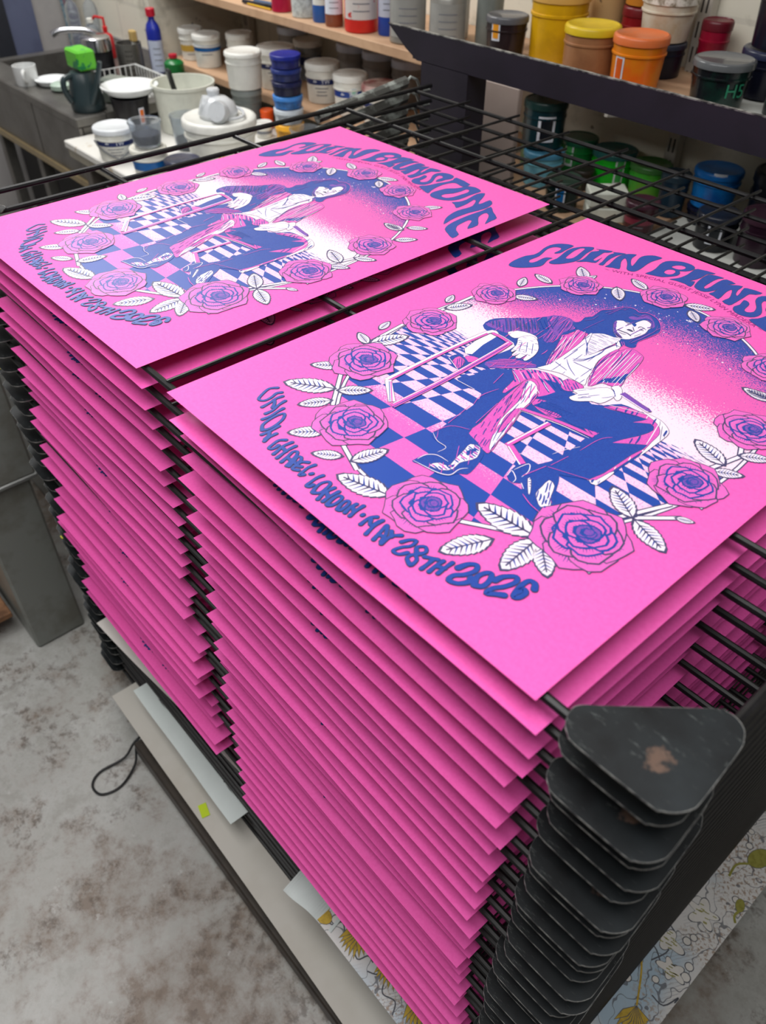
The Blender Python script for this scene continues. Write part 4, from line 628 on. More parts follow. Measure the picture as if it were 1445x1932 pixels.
def tub(name, lab, x, y, z, r, h, body, lid=None, band=None, words=None, sw=None, taper=.86, cat='tub', group=None, fill=None, lidh=.16, handle=False):
    t = thing(name, lab, cat, (x, y, z), 0, group); rb = r*taper; va = VIEW(x, y); zl = h*(1-lidh)
    rad = lambda zz: rb+(r*.95-rb)*zz/zl
    if lid: MB().lathe([(rb*.9, 0), (rb, .002), (rad(zl*.75), zl*.75), (r*.975, zl*.77), (r*.975, zl*.81), (rad(zl*.84), zl*.82), (r*.95, zl)], (0, 0, 0), body).build('body', t)
    else: MB().lathe([(rb*.9, 0), (rb, .002), (r*.96, h*.93), (r, h*.935), (r, h), (r*.94, h), (rb*.93, .006), (.001, .006)], (0, 0, 0), body, capt=False).build('body', t)
    if lid: MB().lathe([(r*.96, zl-.001), (r, zl), (r, h*.955), (r*.97, h*.985), (r*.90, h), (r*.86, h*.982), (.001, h*.982)], (0, 0, 0), lid, capt=False).build('lid', t)
    if fill: MB().lathe([(rb*.9, .008), (rad(h*fill[1])*.93, h*fill[1]), (.001, h*fill[1])], (0, 0, 0), fill[0], capt=False).build('ink', t)
    if band:
        b = MB(); z0, z1 = h*band[1], h*band[2]; n = 26; a0, a1 = va-1.35, va+1.35
        vs = [((rad(zz)+.0006)*math.cos(a0+(a1-a0)*i/n), (rad(zz)+.0006)*math.sin(a0+(a1-a0)*i/n), zz) for zz in (z0, z1) for i in range(n+1)]
        b.add(vs, [(i, i+1, n+2+i, n+1+i) for i in range(n)], band[0], True)
        if words:
            ring_text(b, words, rad(z1)+.0014, (z0+z1)/2, va+.15, (z1-z0)*1.0, txtw)
            s_ = (z1-z0)*.5; cx_ = va-.5                                   # small cross-hatched diamond mark beside the letters
            for k in range(3): b.add([((rad(z1)+.0014)*math.cos(cx_+(u_)/r), (rad(z1)+.0014)*math.sin(cx_+(u_)/r), (z0+z1)/2+v_) for u_, v_ in ((-s_*.7+k*s_*.4, -s_*.1), (-s_*.1+k*s_*.4-.0, s_*.6-k*s_*.2), (s_*.05+k*s_*.4, s_*.45-k*s_*.2), (-s_*.5+k*s_*.4, -s_*.25))], [(0, 1, 2, 3)], txtw)
        for k in range(3 if words else 1):
            zz = z0-h*(.10+.09*k); w_ = (.85, .6, .7)[k]; n2 = 8; a2 = va-w_/2-.1
            b.add([((rad(zz)+.0007)*math.cos(a2+w_*i/n2), (rad(zz)+.0007)*math.sin(a2+w_*i/n2), zz+d) for d in (0, h*.025) for i in range(n2+1)], [(i, i+1, n2+2+i, n2+1+i) for i in range(n2)], greyt)
        b.build('label', t)
    if sw:                                                                 # white swatch card with a dab of the ink
        b = MB(); am, w_, h_, z0, da = sw; a0 = va+da
        for inset, mm, off in ((0, txtw, .0008), (.16, am, .0016)):
            vs = []; n2 = 4
            for zz in (z0+h_*inset*.7, z0+h_*(1-inset*.7)):
                for i in range(n2+1): a = a0+(-.5+inset+(1-2*inset)*i/n2)*w_/r; vs.append(((rad(zz)+off)*math.cos(a), (rad(zz)+off)*math.sin(a), zz))
            b.add(vs, [(i, i+1, n2+2+i, n2+1+i) for i in range(n2)], mm)
        b.build('swatch_label', t)
    if handle:
        a = va+math.pi/2; p = [(r*1.0*math.cos(va+k*.35), r*1.0*math.sin(va+k*.35), zl*.8-.012*(4.5-abs(k))**1.0*.9) for k in range(-4, 5)]
        MB().tube(p, .0028, P('wire_handle_grey', (120, 122, 124))).build('handle', t)
    return t
def bottle(name, lab, x, y, z, r, h, body, cap, label=None, cat='bottle', neck=.35, caph=.14, rz=0, tilt=None, flat=1, group=None):
    t = thing(name, lab, cat, (x, y, z), rz, group)
    prof = [(r*.92, 0), (r, .004), (r, h*.66), (r*.8, h*.75), (r*neck, h*.82), (r*neck, h*(1-caph))]
    b = MB().lathe(prof, (0, 0, 0), body); b.v = [(a, c_*flat, d) for a, c_, d in b.v]; b.build('body', t)
    MB().lathe([(r*neck*1.25, h*(1-caph)), (r*neck*1.25, h*.99), (r*neck*1.1, h)], (0, 0, 0), cap, 16).build('cap', t)
    if label:
        va = VIEW(x, y)-rz; b = MB(); n = 16; m_, z0, z1 = label
        b.add([((r+.0006)*math.cos(va-1.2+2.4*i/n), (r+.0006)*math.sin(va-1.2+2.4*i/n)*flat, zz) for zz in (h*z0, h*z1) for i in range(n+1)], [(i, i+1, n+2+i, n+1+i) for i in range(n)], m_, True)
        for k in range(4): b.add([((r+.0012)*math.cos(va-.5+1.0*i/6), (r+.0012)*math.sin(va-.5+1.0*i/6)*flat, h*z0+(z1-z0)*h*(.2+.18*k)+d) for d in (0, h*.012) for i in range(7)], [(i, i+1, 8+i, 7+i) for i in range(6)], greyt)
        b.build('label', t)
    return t
G1 = 'white ink tubs on the lower timber shelf'
tub('ink_tub', 'white tub with a mustard stained label at the left end of the lower timber shelf', -2.287, 1.372, .925, .045, .102, wt, lidw, (P('mustard_label', (196, 160, 70)), .3, .5), group=G1)
tub('ink_tub', 'white tub with a bright blue band near the left end of the lower timber shelf', -2.158, 1.360, .925, .051, .104, wt, lidw, (blu, .52, .70), group=G1)
tub('ink_tub', 'white tub half hidden behind the tall plain white tub', -2.035, 1.42, .925, .048, .118, wt, lidw, (navy, .35, .5), group=G1)
tub('ink_tub', 'white ink tub with navy band behind the stack of blue tubs', -1.780, 1.392, .925, .064, .122, wt, lidw, (navy, .52, .68), 'TW', group=G1)
tub('ink_tub', 'white ink tub with navy lettered band and clean cream lid on the lower timber shelf', -1.553, 1.41, .925, .056, .112, wt, lidw, (navy, .50, .66), 'TW', group=G1)
tub('ink_tub', 'white ink tub with navy band and a pale green dot, brown smeared lid', -1.392, 1.391, .925, .054, .112, wt, lidw, (P('royal_band', (24, 60, 140)), .48, .64), 'TW', sw=(P('mint_dot', (130, 190, 170)), .02, .02, .06, .2), group=G1)
tub('ink_tub', 'white ink tub with reddish stained lid behind the rack springs', -1.270, 1.405, .925, .057, .105, wt, redl, (navy, .45, .58), group=G1)
tub('ink_tub', 'dark labelled tub in the back row of the lower timber shelf', -1.80, 1.54, .925, .050, .12, P('grey_tub', (120, 124, 126)), lidw, (navy, .4, .6), group=G1)
for x, nm in ((-1.93, 'behind the tub standing behind the blue stack'), (-1.60, 'behind the clean cream lidded tub'), (-1.47, 'behind the tub with the pale green dot'), (-1.33, 'behind the reddish stained lid')):
    tub('ink_tub', f'pale blue lidded tub in the back row {nm}', x, 1.575, .925, .055, .135, P('dusty_plastic', (150, 148, 146)), P('blue_white_lid', (206, 216, 234)), group=G1)
# front worktop pieces
bench = thing('work_table', 'paint splashed white work table behind the rack', 'table', (0, 0, 0))
MB().box((-1.96, .69, .828), (-1.0, 1.28, .85), mat('splashed_white_top', (222, 220, 214), .5, var=(176, 150, 110), vscale=11, vamt=.8, vlo=.58, vhi=.66), bev=.003).build('tabletop', bench)
MB().box((-1.955, .696, .80), (-1.005, .716, .829), P('aged_edge', (150, 144, 128)), bev=.002).build('apron', bench)
for x in (-1.90, -1.05):
    for y in (.74, 1.24): MB().box((x-.02, y-.02, 0), (x+.02, y+.02, .81), P('table_leg_metal', (92, 86, 80)), bev=.003).build('leg', bench)
tub('ink_tub', 'white ink tub with navy lettered band on the splashed white table', -1.708, .750, .85, .060, .090, wt, P('clean_white_lid', (218, 222, 226)), (navy, .50, .68), 'TW', handle=True)
tag(MB().box((-1.625, .76, .85), (-1.595, .83, .935), P('cobalt_plastic', (20, 96, 156)), rz=.5, bev=.006).build('blue_box'), 'small cobalt blue box beside the navy banded tub on the white table', 'box')
tub('ink_tub', 'white lidded tub with blue label under the clear cup of black ink', -1.502, .748, .85, .052, .081, wt, P('cream_lid', (232, 230, 218)), (blu, .35, .62))
inkb = P('wet_black_ink', (10, 12, 24), .15)
tub('mixing_cup', 'clear mixing cup of dark blue ink standing on the white lidded tub', -1.505, .752, .932, .046, .064, clear, None, fill=(P('ink_navy', (14, 22, 52), .15), .5), taper=.8, cat='cup')
tub('ink_tub', 'dark tub of violet-black ink next to the pink poster edge', -1.412, .800, .85, .050, .060, P('smeared_dark_plastic', (28, 30, 58), .3, var=(12, 12, 30), vscale=30), P('translucent_dark_lid', (60, 62, 82), .2))
bk = tub('plastic_bucket', 'large white lidded bucket with yellow and navy logo', -1.450, .955, 0.85, .106, .134, P('bucket_white', (224, 224, 216), .35), P('bucket_lid', (228, 228, 222), .35), taper=.84, cat='bucket')
b = MB(); va = VIEW(-1.450, .955); ring_text(b, 'ANEX', .1025, .042, va+.34, .026, P('logo_dark', (42, 50, 60))); b.add([(.1030*math.cos(va+a), .1030*math.sin(va+a), z) for a, z in ((-.13, .033), (.02, .037), (.02, .058), (-.13, .058))], [(0, 1, 2, 3)], P('logo_yellow', (214, 164, 32)))
b.add([(.1034*math.cos(va+a), .1034*math.sin(va+a), z) for a, z in ((-.09, .044), (-.06, .040), (-.03, .053), (-.06, .056))], [(0, 1, 2, 3)], txtw)
b.build('logo', bk)
rp = thing('respirator_mask', 'clear white respirator mask lying on the large bucket lid', 'mask', (-1.450, .955, .981)); cm = mat('frosted_mask', (228, 232, 236), .25, trans=.25)
b = MB(); b.lathe([(.05, 0), (.056, .012), (.048, .035), (.028, .05), (.001, .055)], (0, 0, 0), cm, 24, capt=False); b.build('face_piece', rp)
for s_ in (-1, 1): o = MB().lathe([(.004, -.014), (.026, -.014), (.03, 0), (.026, .014), (.004, .014)], (0, 0, 0), cm, 20).build('filter', rp, (.035*s_+.02, -.03, .028)); o.rotation_euler = (1.2, 0, .5*s_)
MB().lathe([(.016, 0), (.018, .014), (.015, .018), (.001, .018)], (0, 0, 0), cm, 16, capt=False).build('valve', rp, (-.015, .0, .052))
MB().tube(catmull([(.03, -.04, .03), (.07, -.02, .012), (.075, .03, .01), (.03, .06, .012), (-.03, .05, .02)], False, 5), .004, cm, 6).build('strap', rp)
ob = tub('plastic_bucket', 'large open white bucket behind the respirator bucket', -1.81, 1.052, .85, .100, .138, P('bucket_white2', (214, 216, 204), .35), None, taper=.86, cat='bucket', fill=(P('milky', (196, 198, 190)), .55))
o = MB().box((-.011, -.006, 0), (.011, .006, .14), P('black_grip', (34, 36, 38)), bev=.004).build('spatula_handle'); o.location = (-1.80, 1.03, .90); o.rotation_euler = (.25, .1, 0); tag(o, 'black spatula handle standing in the open white bucket', 'spatula')
tub('mixing_jug', 'clear jug with a black ink bottom in front of the open bucket', -1.645, .955, .85, .048, .095, clear, None, fill=(inkb, .3), taper=.84, cat='jug')
tub('ink_tub', 'black tub with orange label under a white dish', -1.895, .905, .85, .060, .105, P('black_tub', (22, 20, 24), .3), None, sw=(P('orange_label', (226, 112, 30)), .02, .05, .03, .55), taper=.85)
tag(MB().lathe([(.03, 0), (.07, .006), (.086, .022), (.089, .026), (.082, .026), (.05, .012), (.001, .010)], (0, 0, 0), P('glossy_white', (232, 236, 238), .2), capt=False).build('white_dish', None, (-1.90, .915, .957)), 'white round dish balanced on the black tub', 'dish')
# stacks in front of the shelf edge
tub('ink_tub', 'smoky grey tub standing under the tall plain white tub', -1.728, 1.232, .85, .050, .108, P('smoky_plastic', (104, 110, 108), .25), P('smoky_lid', (126, 132, 130), .25))
tub('ink_tub', 'tall plain white tub stacked on a smoky grey tub', -1.728, 1.232, .959, .059, .105, P('plain_white', (216, 216, 210), .4), lidw, taper=.9, lidh=.12)
tub('ink_tub', 'small orange tub beside the smoky grey tub', -1.648, 1.25, .85, .022, .056, P('orange_plastic', (232, 84, 24)), P('orange_lid', (236, 90, 28)))
ST = [('amber yellow', (222, 160, 34), .052), ('frosted white', (188, 196, 204), .042), ('sky blue', (58, 122, 196), .036), ('blackish navy', (20, 26, 66), .038), ('dark blue', (28, 44, 110), .033), ('deep blue rimmed', (24, 36, 128), .036)]
z = .85; nm = ['at the foot', 'second from the foot', 'third from the foot', 'fourth from the foot', 'second from the top', 'topmost']
for (n_, c_, h_), k in zip(ST, nm):
    tub('ink_tub', f'{n_} tub {k} of the stack of blue tubs', -1.504, 1.235, z, .046, h_, mat('stack_'+n_, c_, .28, var=tuple(int(a*.6) for a in c_), vscale=30, vamt=.8), mat('stacklid_'+n_, tuple(min(255, int(a*1.1+8)) for a in c_), .28, var=c_, vscale=40), taper=.9, lidh=.3, group='stack of tubs beside the navy banded tubs'); z += h_+.001
tub('small_jar', 'tiny white jar left of the amber yellow tub', -1.582, 1.19, .85, .028, .045, wt, lidw, (greyt, .3, .5), cat='jar')
tub('mixing_cup', 'crumpled clear cup right of the amber yellow tub', -1.400, 1.215, .85, .046, .062, clear, None, taper=.75, cat='cup')
# top timber shelf
tub('ink_bottle', 'crimson bottle at the left of the upper timber shelf', -1.659, 1.345, 1.165, .032, .14, P('crimson', (176, 18, 62)), P('crimson_cap', (150, 16, 50)), (wt, .5, .75), taper=.96, cat='bottle')
tub('paper_cup', 'pale grey-white printed cup on the upper timber shelf', -1.556, 1.352, 1.165, .042, .15, P('pale_print', (206, 212, 208), .4, var=(120, 124, 124), vscale=60), None, taper=.85, cat='cup')
bottle('ink_bottle', 'white bottle with bright blue foot on the upper timber shelf', -1.465, 1.35, 1.165, .028, .17, P('sky_body', (40, 92, 170)), wt, (wt, .26, .7))
bottle('ink_bottle', 'amber brown bottle with square white label on the upper timber shelf', -1.397, 1.34, 1.165, .026, .16, P('amber_brown', (140, 78, 52), .25), wt, (txtw, .2, .66))
bottle('ink_bottle', 'slim scarlet bottle behind the amber brown bottle', -1.36, 1.40, 1.165, .026, .17, P('scarlet', (206, 34, 30)), wt)
bottle('ink_bottle', 'large red bottle with a red-splashed label on the upper timber shelf', -1.30, 1.36, 1.165, .047, .21, P('vermilion', (208, 44, 34)), wt, (mat('splashed_label', (204, 196, 192), .5, var=(190, 40, 36), vscale=34, vamt=1, vlo=.6, vhi=.63), .16, .62))
bottle('ink_bottle', 'white bottle with blue foot right of the large red bottle', -1.215, 1.385, 1.165, .028, .19, P('royal_body', (26, 66, 160)), wt, (P('lav_label', (186, 190, 206)), .24, .66))
sil = P('silver_body', (142, 140, 134), .35, metal=.3)
bottle('ink_bottle', 'silver grey bottle with black cap left of the beam end', -1.12, 1.37, 1.165, .048, .17, sil, P('cap_black', (24, 24, 30)), (P('grey_label', (150, 150, 146)), .1, .62), group='silver grey bottles')
bottle('ink_bottle', 'silver grey bottle at the back between two others', -1.08, 1.50, 1.165, .044, .17, sil, P('cap_black', (24, 24, 30)), (P('grey_label', (150, 150, 146)), .1, .62), group='silver grey bottles')
bottle('ink_bottle', 'silver grey bottle with black cap right above the beam end', -1.00, 1.40, 1.165, .048, .17, sil, P('cap_black', (24, 24, 30)), (P('grey_label', (150, 150, 146)), .1, .62), group='silver grey bottles')
bottle('ink_bottle', 'smoked clear bottle beside the rightmost silver grey bottle', -.92, 1.47, 1.165, .034, .24, P('smoked_clear', (120, 126, 122), .2), P('cap_black', (24, 24, 30)))
# pens
for k, (c_, nm_) in enumerate((((30, 32, 44), 'black marker pen lying at the left of the upper timber shelf'), ((80, 100, 130), 'blue-grey pen lying beside the black marker'))):
    p = thing('marker_pen', nm_, 'pen', (-1.76+k*.02, 1.325+k*.03, 1.172), .1); MB().tube([(-.07, 0, 0), (.04, 0, 0)], .006, P('pen%d' % k, c_)).build('barrel', p); MB().tube([(.04, 0, 0), (.07, 0, 0)], [.0068, .006], P('pen_cap', (16, 18, 26))).build('cap', p)
tag(MB().tube([(-1.80, 1.315, 1.169), (-1.68, 1.318, 1.169)], .003, P('pencil_yellow', (214, 170, 40)), 6).build('pencil'), 'yellow pencil on the front edge of the upper timber shelf', 'pencil')
# right bays, upper
tub('ink_jar', 'dark glass jar with an orange swatch label left of the yellow bucket', -.800, 1.402, 1.18, .052, .090, P('dark_brown_jar', (42, 32, 34), .2), P('smoky_clear_lid', (92, 92, 96), .2), sw=(P('swatch_amber', (236, 156, 30)), .024, .046, .04, -.55), cat='jar')
tub('ink_tub', 'big yellow tub in the right bay', -.697, 1.468, 1.18, .070, .150, mat('yolk_yellow', (214, 164, 18), .3, var=(160, 120, 24), vscale=10, vamt=.5), P('yellow_lid', (206, 160, 84)), taper=.88)
tub('ink_tub', 'tan brown tub with bright yellow lid rim', -.553, 1.410, 1.18, .063, .105, mat('tan_smear', (160, 112, 76), .3, var=(120, 74, 50), vscale=12), P('lemon_rim', (214, 182, 34)), taper=.9)
tub('ink_tub', 'orange tub with a white framed orange swatch label', -.423, 1.409, 1.18, .060, .106, mat('tangerine', (216, 126, 24), .3, var=(222, 96, 26), vscale=9, vamt=.9), mat('dusty_orange_lid', (214, 110, 58), .35, var=(170, 120, 100), vscale=15), sw=(P('swatch_orange', (214, 92, 30)), .026, .05, .02, -.72), taper=.86)
tub('ink_tub', 'navy tub under the dripped white tub', -.455, 1.545, 1.18, .056, .070, P('navy_tub', (24, 26, 40)), P('navy_lid', (44, 48, 60)), taper=.9)
tub('ink_tub', 'white tub with ochre drips stacked behind the orange tub', -.455, 1.545, 1.251, .062, .100, mat('dripped_white', (206, 198, 182), .35, var=(170, 130, 80), vscale=10, vamt=.6), mat('flaked_lid', (216, 210, 200), .4, var=(110, 96, 70), vscale=60, vamt=.9), taper=.82, lidh=.26)
tub('ink_tub', 'cream spattered large tub behind the yellow-rimmed tub', -.655, 1.600, 1.18, .050, .20, mat('cream_spatter', (202, 168, 118), .4, var=(70, 50, 40), vscale=60, vamt=.9, vlo=.62, vhi=.66), P('cream_tan_lid', (200, 164, 120)), taper=.9)
tub('ink_tub', 'crimson tub low behind the orange tub', -.552, 1.590, 1.18, .045, .12, P('dark_crimson', (128, 16, 24)), P('dark_crimson_lid', (110, 18, 26)), taper=.92)
tub('ink_tub', 'ochre tub on top of the crimson tub', -.552, 1.590, 1.301, .048, .10, P('ochre', (190, 120, 40)), P('ochre_lid', (176, 110, 40)))
tub('ink_tub', 'ruby red tub beside the slotted upright', -.355, 1.590, 1.18, .034, .12, P('ruby', (140, 12, 44)), P('ruby_lid', (100, 20, 34)), taper=.85)
jr = tub('ink_jar', 'dark green-black jar with handwritten green H5 under a clear lid', -.230, 1.425, 1.182, .062, .088, mat('bottle_black', (20, 22, 26), .2, var=(20, 60, 48), vscale=16), P('clear_smoky_lid', (96, 98, 100), .15), cat='jar', taper=.84)
b = MB(); ring_text(b, 'H5', .0590, .038, VIEW(-.230, 1.425)+.62, .036, P('green_marker', (40, 130, 96))); b.build('handwriting', jr)
tub('ink_tub', 'midnight navy tub stacked behind the H5 jar', -.200, 1.575, 1.182, .068, .09, P('midnight', (18, 20, 36), .25), P('midnight_lid', (38, 42, 66), .25), taper=.9)
tub('ink_tub', 'midnight navy tub stacked on top behind the H5 jar', -.195, 1.575, 1.273, .068, .13, P('midnight', (18, 20, 36), .25), P('midnight_lid2', (50, 56, 84), .25), taper=.86)
tub('ink_jar', 'black jar with green scribbles right of the H5 jar', -.09, 1.47, 1.182, .058, .16, mat('scribbled_black', (16, 22, 26), .25, var=(34, 110, 88), vscale=30, vamt=.9, vlo=.6, vhi=.64), P('black_jar_lid', (26, 30, 42), .25), cat='jar')
# right bays, lower
z0 = .90
tub('ink_tub', 'light blue smeared tub at the left of the lower right bay', -.665, 1.44, z0, .053, .085, mat('pale_cyan', (118, 190, 212), .35, var=(50, 110, 140), vscale=18), P('cyan_lid', (70, 130, 160)))
tl = tub('ink_tub', 'tall dark teal tub with white framed black swatch above the light blue tub', -.690, 1.455, z0+.087, .056, .110, P('dark_teal', (18, 50, 58), .25), P('dark_teal_lid', (32, 62, 60), .25), sw=(P('swatch_black', (20, 24, 32)), .046, .060, .02, .15), taper=.92)
tub('ink_tub', 'narrow pale green bottle-shaped tub at the far left of the lower right bay', -.775, 1.53, z0, .036, .12, mat('sage_smear', (120, 150, 110), .3, var=(60, 110, 80), vscale=14), P('sage_lid', (150, 170, 140)))
tub('ink_tub', 'dark blue-green tub with a blue swatch label in front of the green tubs', -.520, 1.345, z0, .045, .075, P('pine_dark', (16, 36, 34), .25), P('pine_lid', (48, 66, 56), .25), sw=(P('swatch_blue', (24, 104, 168)), .026, .05, .015, -.1))
tub('ink_tub', 'emerald green tub with a light green swatch, left of the green tubs', -.650, 1.565, z0, .050, .095, P('emerald', (24, 120, 54), .25), P('emerald_lid', (34, 100, 72), .2), sw=(P('swatch_green', (84, 180, 96)), .026, .06, .03, -.5))
tub('ink_tub', 'bright green tub with teal lid in the middle of the green tubs', -.538, 1.570, z0, .058, .090, P('leaf_green', (24, 176, 36), .25), P('teal_clear_lid', (38, 96, 92), .2), sw=(P('swatch_green2', (60, 160, 80)), .026, .07, .015, .35))
tub('ink_tub', 'yellow-green tub at the right of the green tubs', -.424, 1.566, z0, .052, .085, mat('grass_green', (60, 170, 52), .3, var=(120, 100, 50), vscale=9), P('green_clear_lid', (66, 120, 60), .2))
tub('ink_tub', 'small murky black tub in front of the green tubs', -.570, 1.49, z0, .03, .05, P('murk', (34, 32, 28)), P('murk_lid', (46, 42, 38)))

for k, zz in enumerate((z0, z0+.036)):
    o = MB().box((-.046, -.034, 0), (.046, .034, .034), P('carton_white', (206, 210, 198), .5), bev=.003).build('white_carton', None, (-.412, 1.375, zz)); o.rotation_euler = (0, 0, .75+.06*k); tag(o, ('lower', 'upper')[k]+' small white carton in front of the green tubs', 'carton')
tub('ink_tub', 'dark maroon tub right of the white cartons', -.318, 1.385, z0, .040, .068, P('maroon', (60, 20, 30), .25), P('maroon_lid', (70, 40, 52), .25), (P('mg', (120, 40, 60)), .3, .5))
tub('ink_tub', 'dark slate tub left of the blue tub', -.322, 1.515, z0, .036, .100, P('slate', (26, 44, 58), .25), P('slate_lid', (40, 56, 66), .25))
tub('ink_tub', 'deep navy tub under the bright blue tub', -.235, 1.545, z0, .052, .040, P('deep_navy', (12, 16, 36), .25), P('deep_navy_lid', (20, 24, 46), .25))
tub('ink_tub', 'bright blue tub stacked right of the green tubs', -.235, 1.545, z0+.042, .056, .084, mat('azure', (20, 116, 190), .3, var=(14, 70, 140), vscale=14, vamt=.9), mat('azure_lid', (22, 110, 188), .3, var=(16, 80, 150), vscale=20), taper=.84, sw=(txtw, .03, .012, .075, .1))
tub('ink_tub', 'large black tub behind the bright blue tub', -.085, 1.575, z0, .075, .15, P('coal', (20, 20, 28), .3), P('coal_lid', (26, 28, 38), .3))
tub('ink_jar', 'black jar with white framed swatch below the bright blue tub', -.150, 1.43, z0, .048, .080, P('ink_black_jar', (14, 16, 22), .2), P('ink_black_lid', (40, 44, 56), .2), sw=(P('swatch_black', (20, 24, 32)), .034, .05, .02, 0), cat='jar')
tub('ink_tub', 'plum black tub at the right edge of the lower white shelf', -.045, 1.43, z0, .050, .11, P('plum_black', (40, 20, 34), .25), P('plum_lid', (58, 36, 48), .25))
tub('ink_tub', 'dusky blue tub at the far right of the lower white shelf', .06, 1.41, z0, .05, .09, P('dusky_blue', (34, 52, 74), .25), P('dusky_lid', (60, 78, 98), .25))

# ------------------------------------------------------------------ steel sink
ss = mat('brushed_steel', (120, 118, 114), .35, .6, var=(84, 80, 76), vscale=8)
sk = thing('steel_sink', 'stainless steel sink unit with deep basin at the left', 'sink', (0, 0, 0))
b = MB()
X0, X1, Y0, Y1, ZT = -2.86, -1.965, .745, 1.27, .90
bx = (X0+.05, -2.47, Y0+.105, 1.12)
b.box((X0, Y0, ZT-.03), (X1, bx[2], ZT), ss, bev=.004).box((X0, bx[3], ZT-.03), (X1, Y1, ZT), ss).box((X0, bx[2], ZT-.03), (bx[0], bx[3], ZT), ss).box((bx[1], bx[2], ZT-.03), (X1, bx[3], ZT), ss)
b.build('rim', sk)
b = MB(); x0, x1, y0, y1 = bx; zb = ZT-.22
b.box((x0-.004, y0-.004, zb-.004), (x1+.004, y1+.004, zb), ss).box((x0-.004, y0-.004, zb), (x0, y1+.004, ZT-.03), ss).box((x1, y0-.004, zb), (x1+.004, y1+.004, ZT-.03), ss).box((x0, y0-.004, zb), (x1, y0, ZT-.03), ss).box((x0, y1, zb), (x1, y1+.004, ZT-.03), ss)
b.build('basin', sk)
MB().box((X0, Y0+.004, .70), (-2.335, Y0+.014, ZT-.03), ss).box((-2.325, Y0+.004, .70), (X1, Y0+.014, ZT-.03), ss).build('front_panel', sk)
MB().box((X0, Y0-.006, .682), (X1, Y0+.012, .702), P('ochre_strip', (150, 132, 98))).build('lower_rail', sk)
for x in (X0+.04, -2.45, X1-.03):
    for y in (Y0+.04, Y1-.06): MB().box((x-.02, y-.02, 0), (x+.02, y+.02, ZT-.03), ss, bev=.003).build('leg', sk)
MB().box((X0, 1.262, ZT), (-2.385, 1.2745, ZT+.045), P('grey_upstand', (128, 126, 124), .5)).build('splash_back', sk)
chrome = mat('chrome', (200, 200, 205), .12, 1)
t = thing('tap', 'chrome mixer tap arching over the sink basin', 'tap', (-2.66, 1.19, .90)); MB().tube(catmull([(0, 0, 0), (0, 0, .06), (-.02, -.04, .085), (-.06, -.12, .088), (-.075, -.155, .075)], False, 5), .011, chrome, 12).build('spout', t); MB().lathe([(.022, 0), (.022, .03), (.014, .05), (.001, .05)], (0, 0, 0), chrome, 16, capt=False).build('base', t)
t = thing('mug', 'white mug on the sink rim', 'mug', (-2.50, .875, .80)); 
MB().lathe([(.036, 0), (.038, .004), (.039, .060), (.036, .060), (.036, .008), (.001, .008)], (0, 0, 0), P('mug_white', (220, 222, 222), .25), capt=False).build('body', t); MB().tube(catmull([(.034, -.018, .050), (.056, -.03, .047), (.056, -.03, .024), (.034, -.018, .015)], False, 5), .0055, P('mug_white', (220, 222, 222)), 8).build('handle', t)
t.location = (-2.443, .797, .90)
tag(MB().lathe([(.02, 0), (.045, .004), (.058, .02), (.055, .02), (.001, .008)], (0, 0, 0), P('glossy_white', (232, 236, 238), .2), capt=False).build('saucer', None, (-2.38, .86, .90)), 'small white saucer beside the mug on the sink', 'saucer')
tag(MB().lathe([(.02, 0), (.034, .008), (.034, .02), (.024, .026), (.001, .026)], (0, 0, 0), P('pale_mint', (170, 190, 176), .4), capt=False).build('scourer', None, (-2.29, .85, .90)), 'pale mint scourer next to the saucer', 'scourer')
t = thing('watering_can', 'dark slate green plastic watering can on the draining board', 'watering can', (-2.030, .825, .90)); wc = P('slate_green_plastic', (44, 58, 62), .35)
MB().lathe([(.048, 0), (.053, .008), (.053, .03), (.044, .08), (.038, .108), (.034, .112)], (0, 0, 0), wc).build('body', t)
MB().tube([(.045, -.005, .03), (.068, .01, .075), (.095, .025, .150)], [.012, .009, .007], wc, 10).build('spout', t); MB().tube(catmull([(.004, -.038, .104), (.01, -.066, .098), (.012, -.070, .068), (.01, -.056, .035)], False, 5), .009, wc, 8).build('handle', t)
tag(MB().box((-.045, -.03, 0), (.045, .03, .055), mat('lime_pack', (96, 190, 50), .4, var=(20, 120, 70), vscale=24, vamt=1, vlo=.55, vhi=.58), bev=.006).build('sponge_packet', None, (-2.035, .835, 1.018)), 'bright green sponge packet balanced on the watering can', 'packet')
t = thing('canister', 'black canister with a shiny chrome lid by the sink', 'canister', (-2.365, 1.040, .90)); MB().lathe([(.048, 0), (.05, .004), (.05, .085)], (0, 0, 0), P('canister_black', (18, 18, 24), .25)).build('body', t); MB().lathe([(.048, .085), (.052, .087), (.050, .125), (.044, .13), (.001, .13)], (0, 0, 0), chrome, capt=False).build('lid', t)
t = thing('cutlery_holder', 'perforated steel cutlery holder with a brush by the sink', 'holder', (-2.335, 1.145, .90)); MB().lathe([(.043, 0), (.045, .003), (.045, .10), (.042, .10), (.040, .006), (.001, .006)], (0, 0, 0), ss, capt=False).build('cylinder', t)
b = MB(); va = VIEW(-2.335, 1.15)
for i in range(5):
    for k in range(3): a = va+(k-1)*.2; b.lathe([(.0035, 0), (.001, .0006)], (0, 0, 0), None, 8, capt=False); 
b = MB()
for i in range(5):
    for k in range(3):
        a = va-.1+(k-1)*.18; zc = .02+i*.015; b.add([(.0457*math.cos(a+.05*math.cos(g)), .0457*math.sin(a+.05*math.cos(g)), zc+.003*math.sin(g)) for g in [j*math.pi/4 for j in range(8)]], [list(range(8))], P('hole_dark', (30, 28, 26)))
b.build('perforations', t)
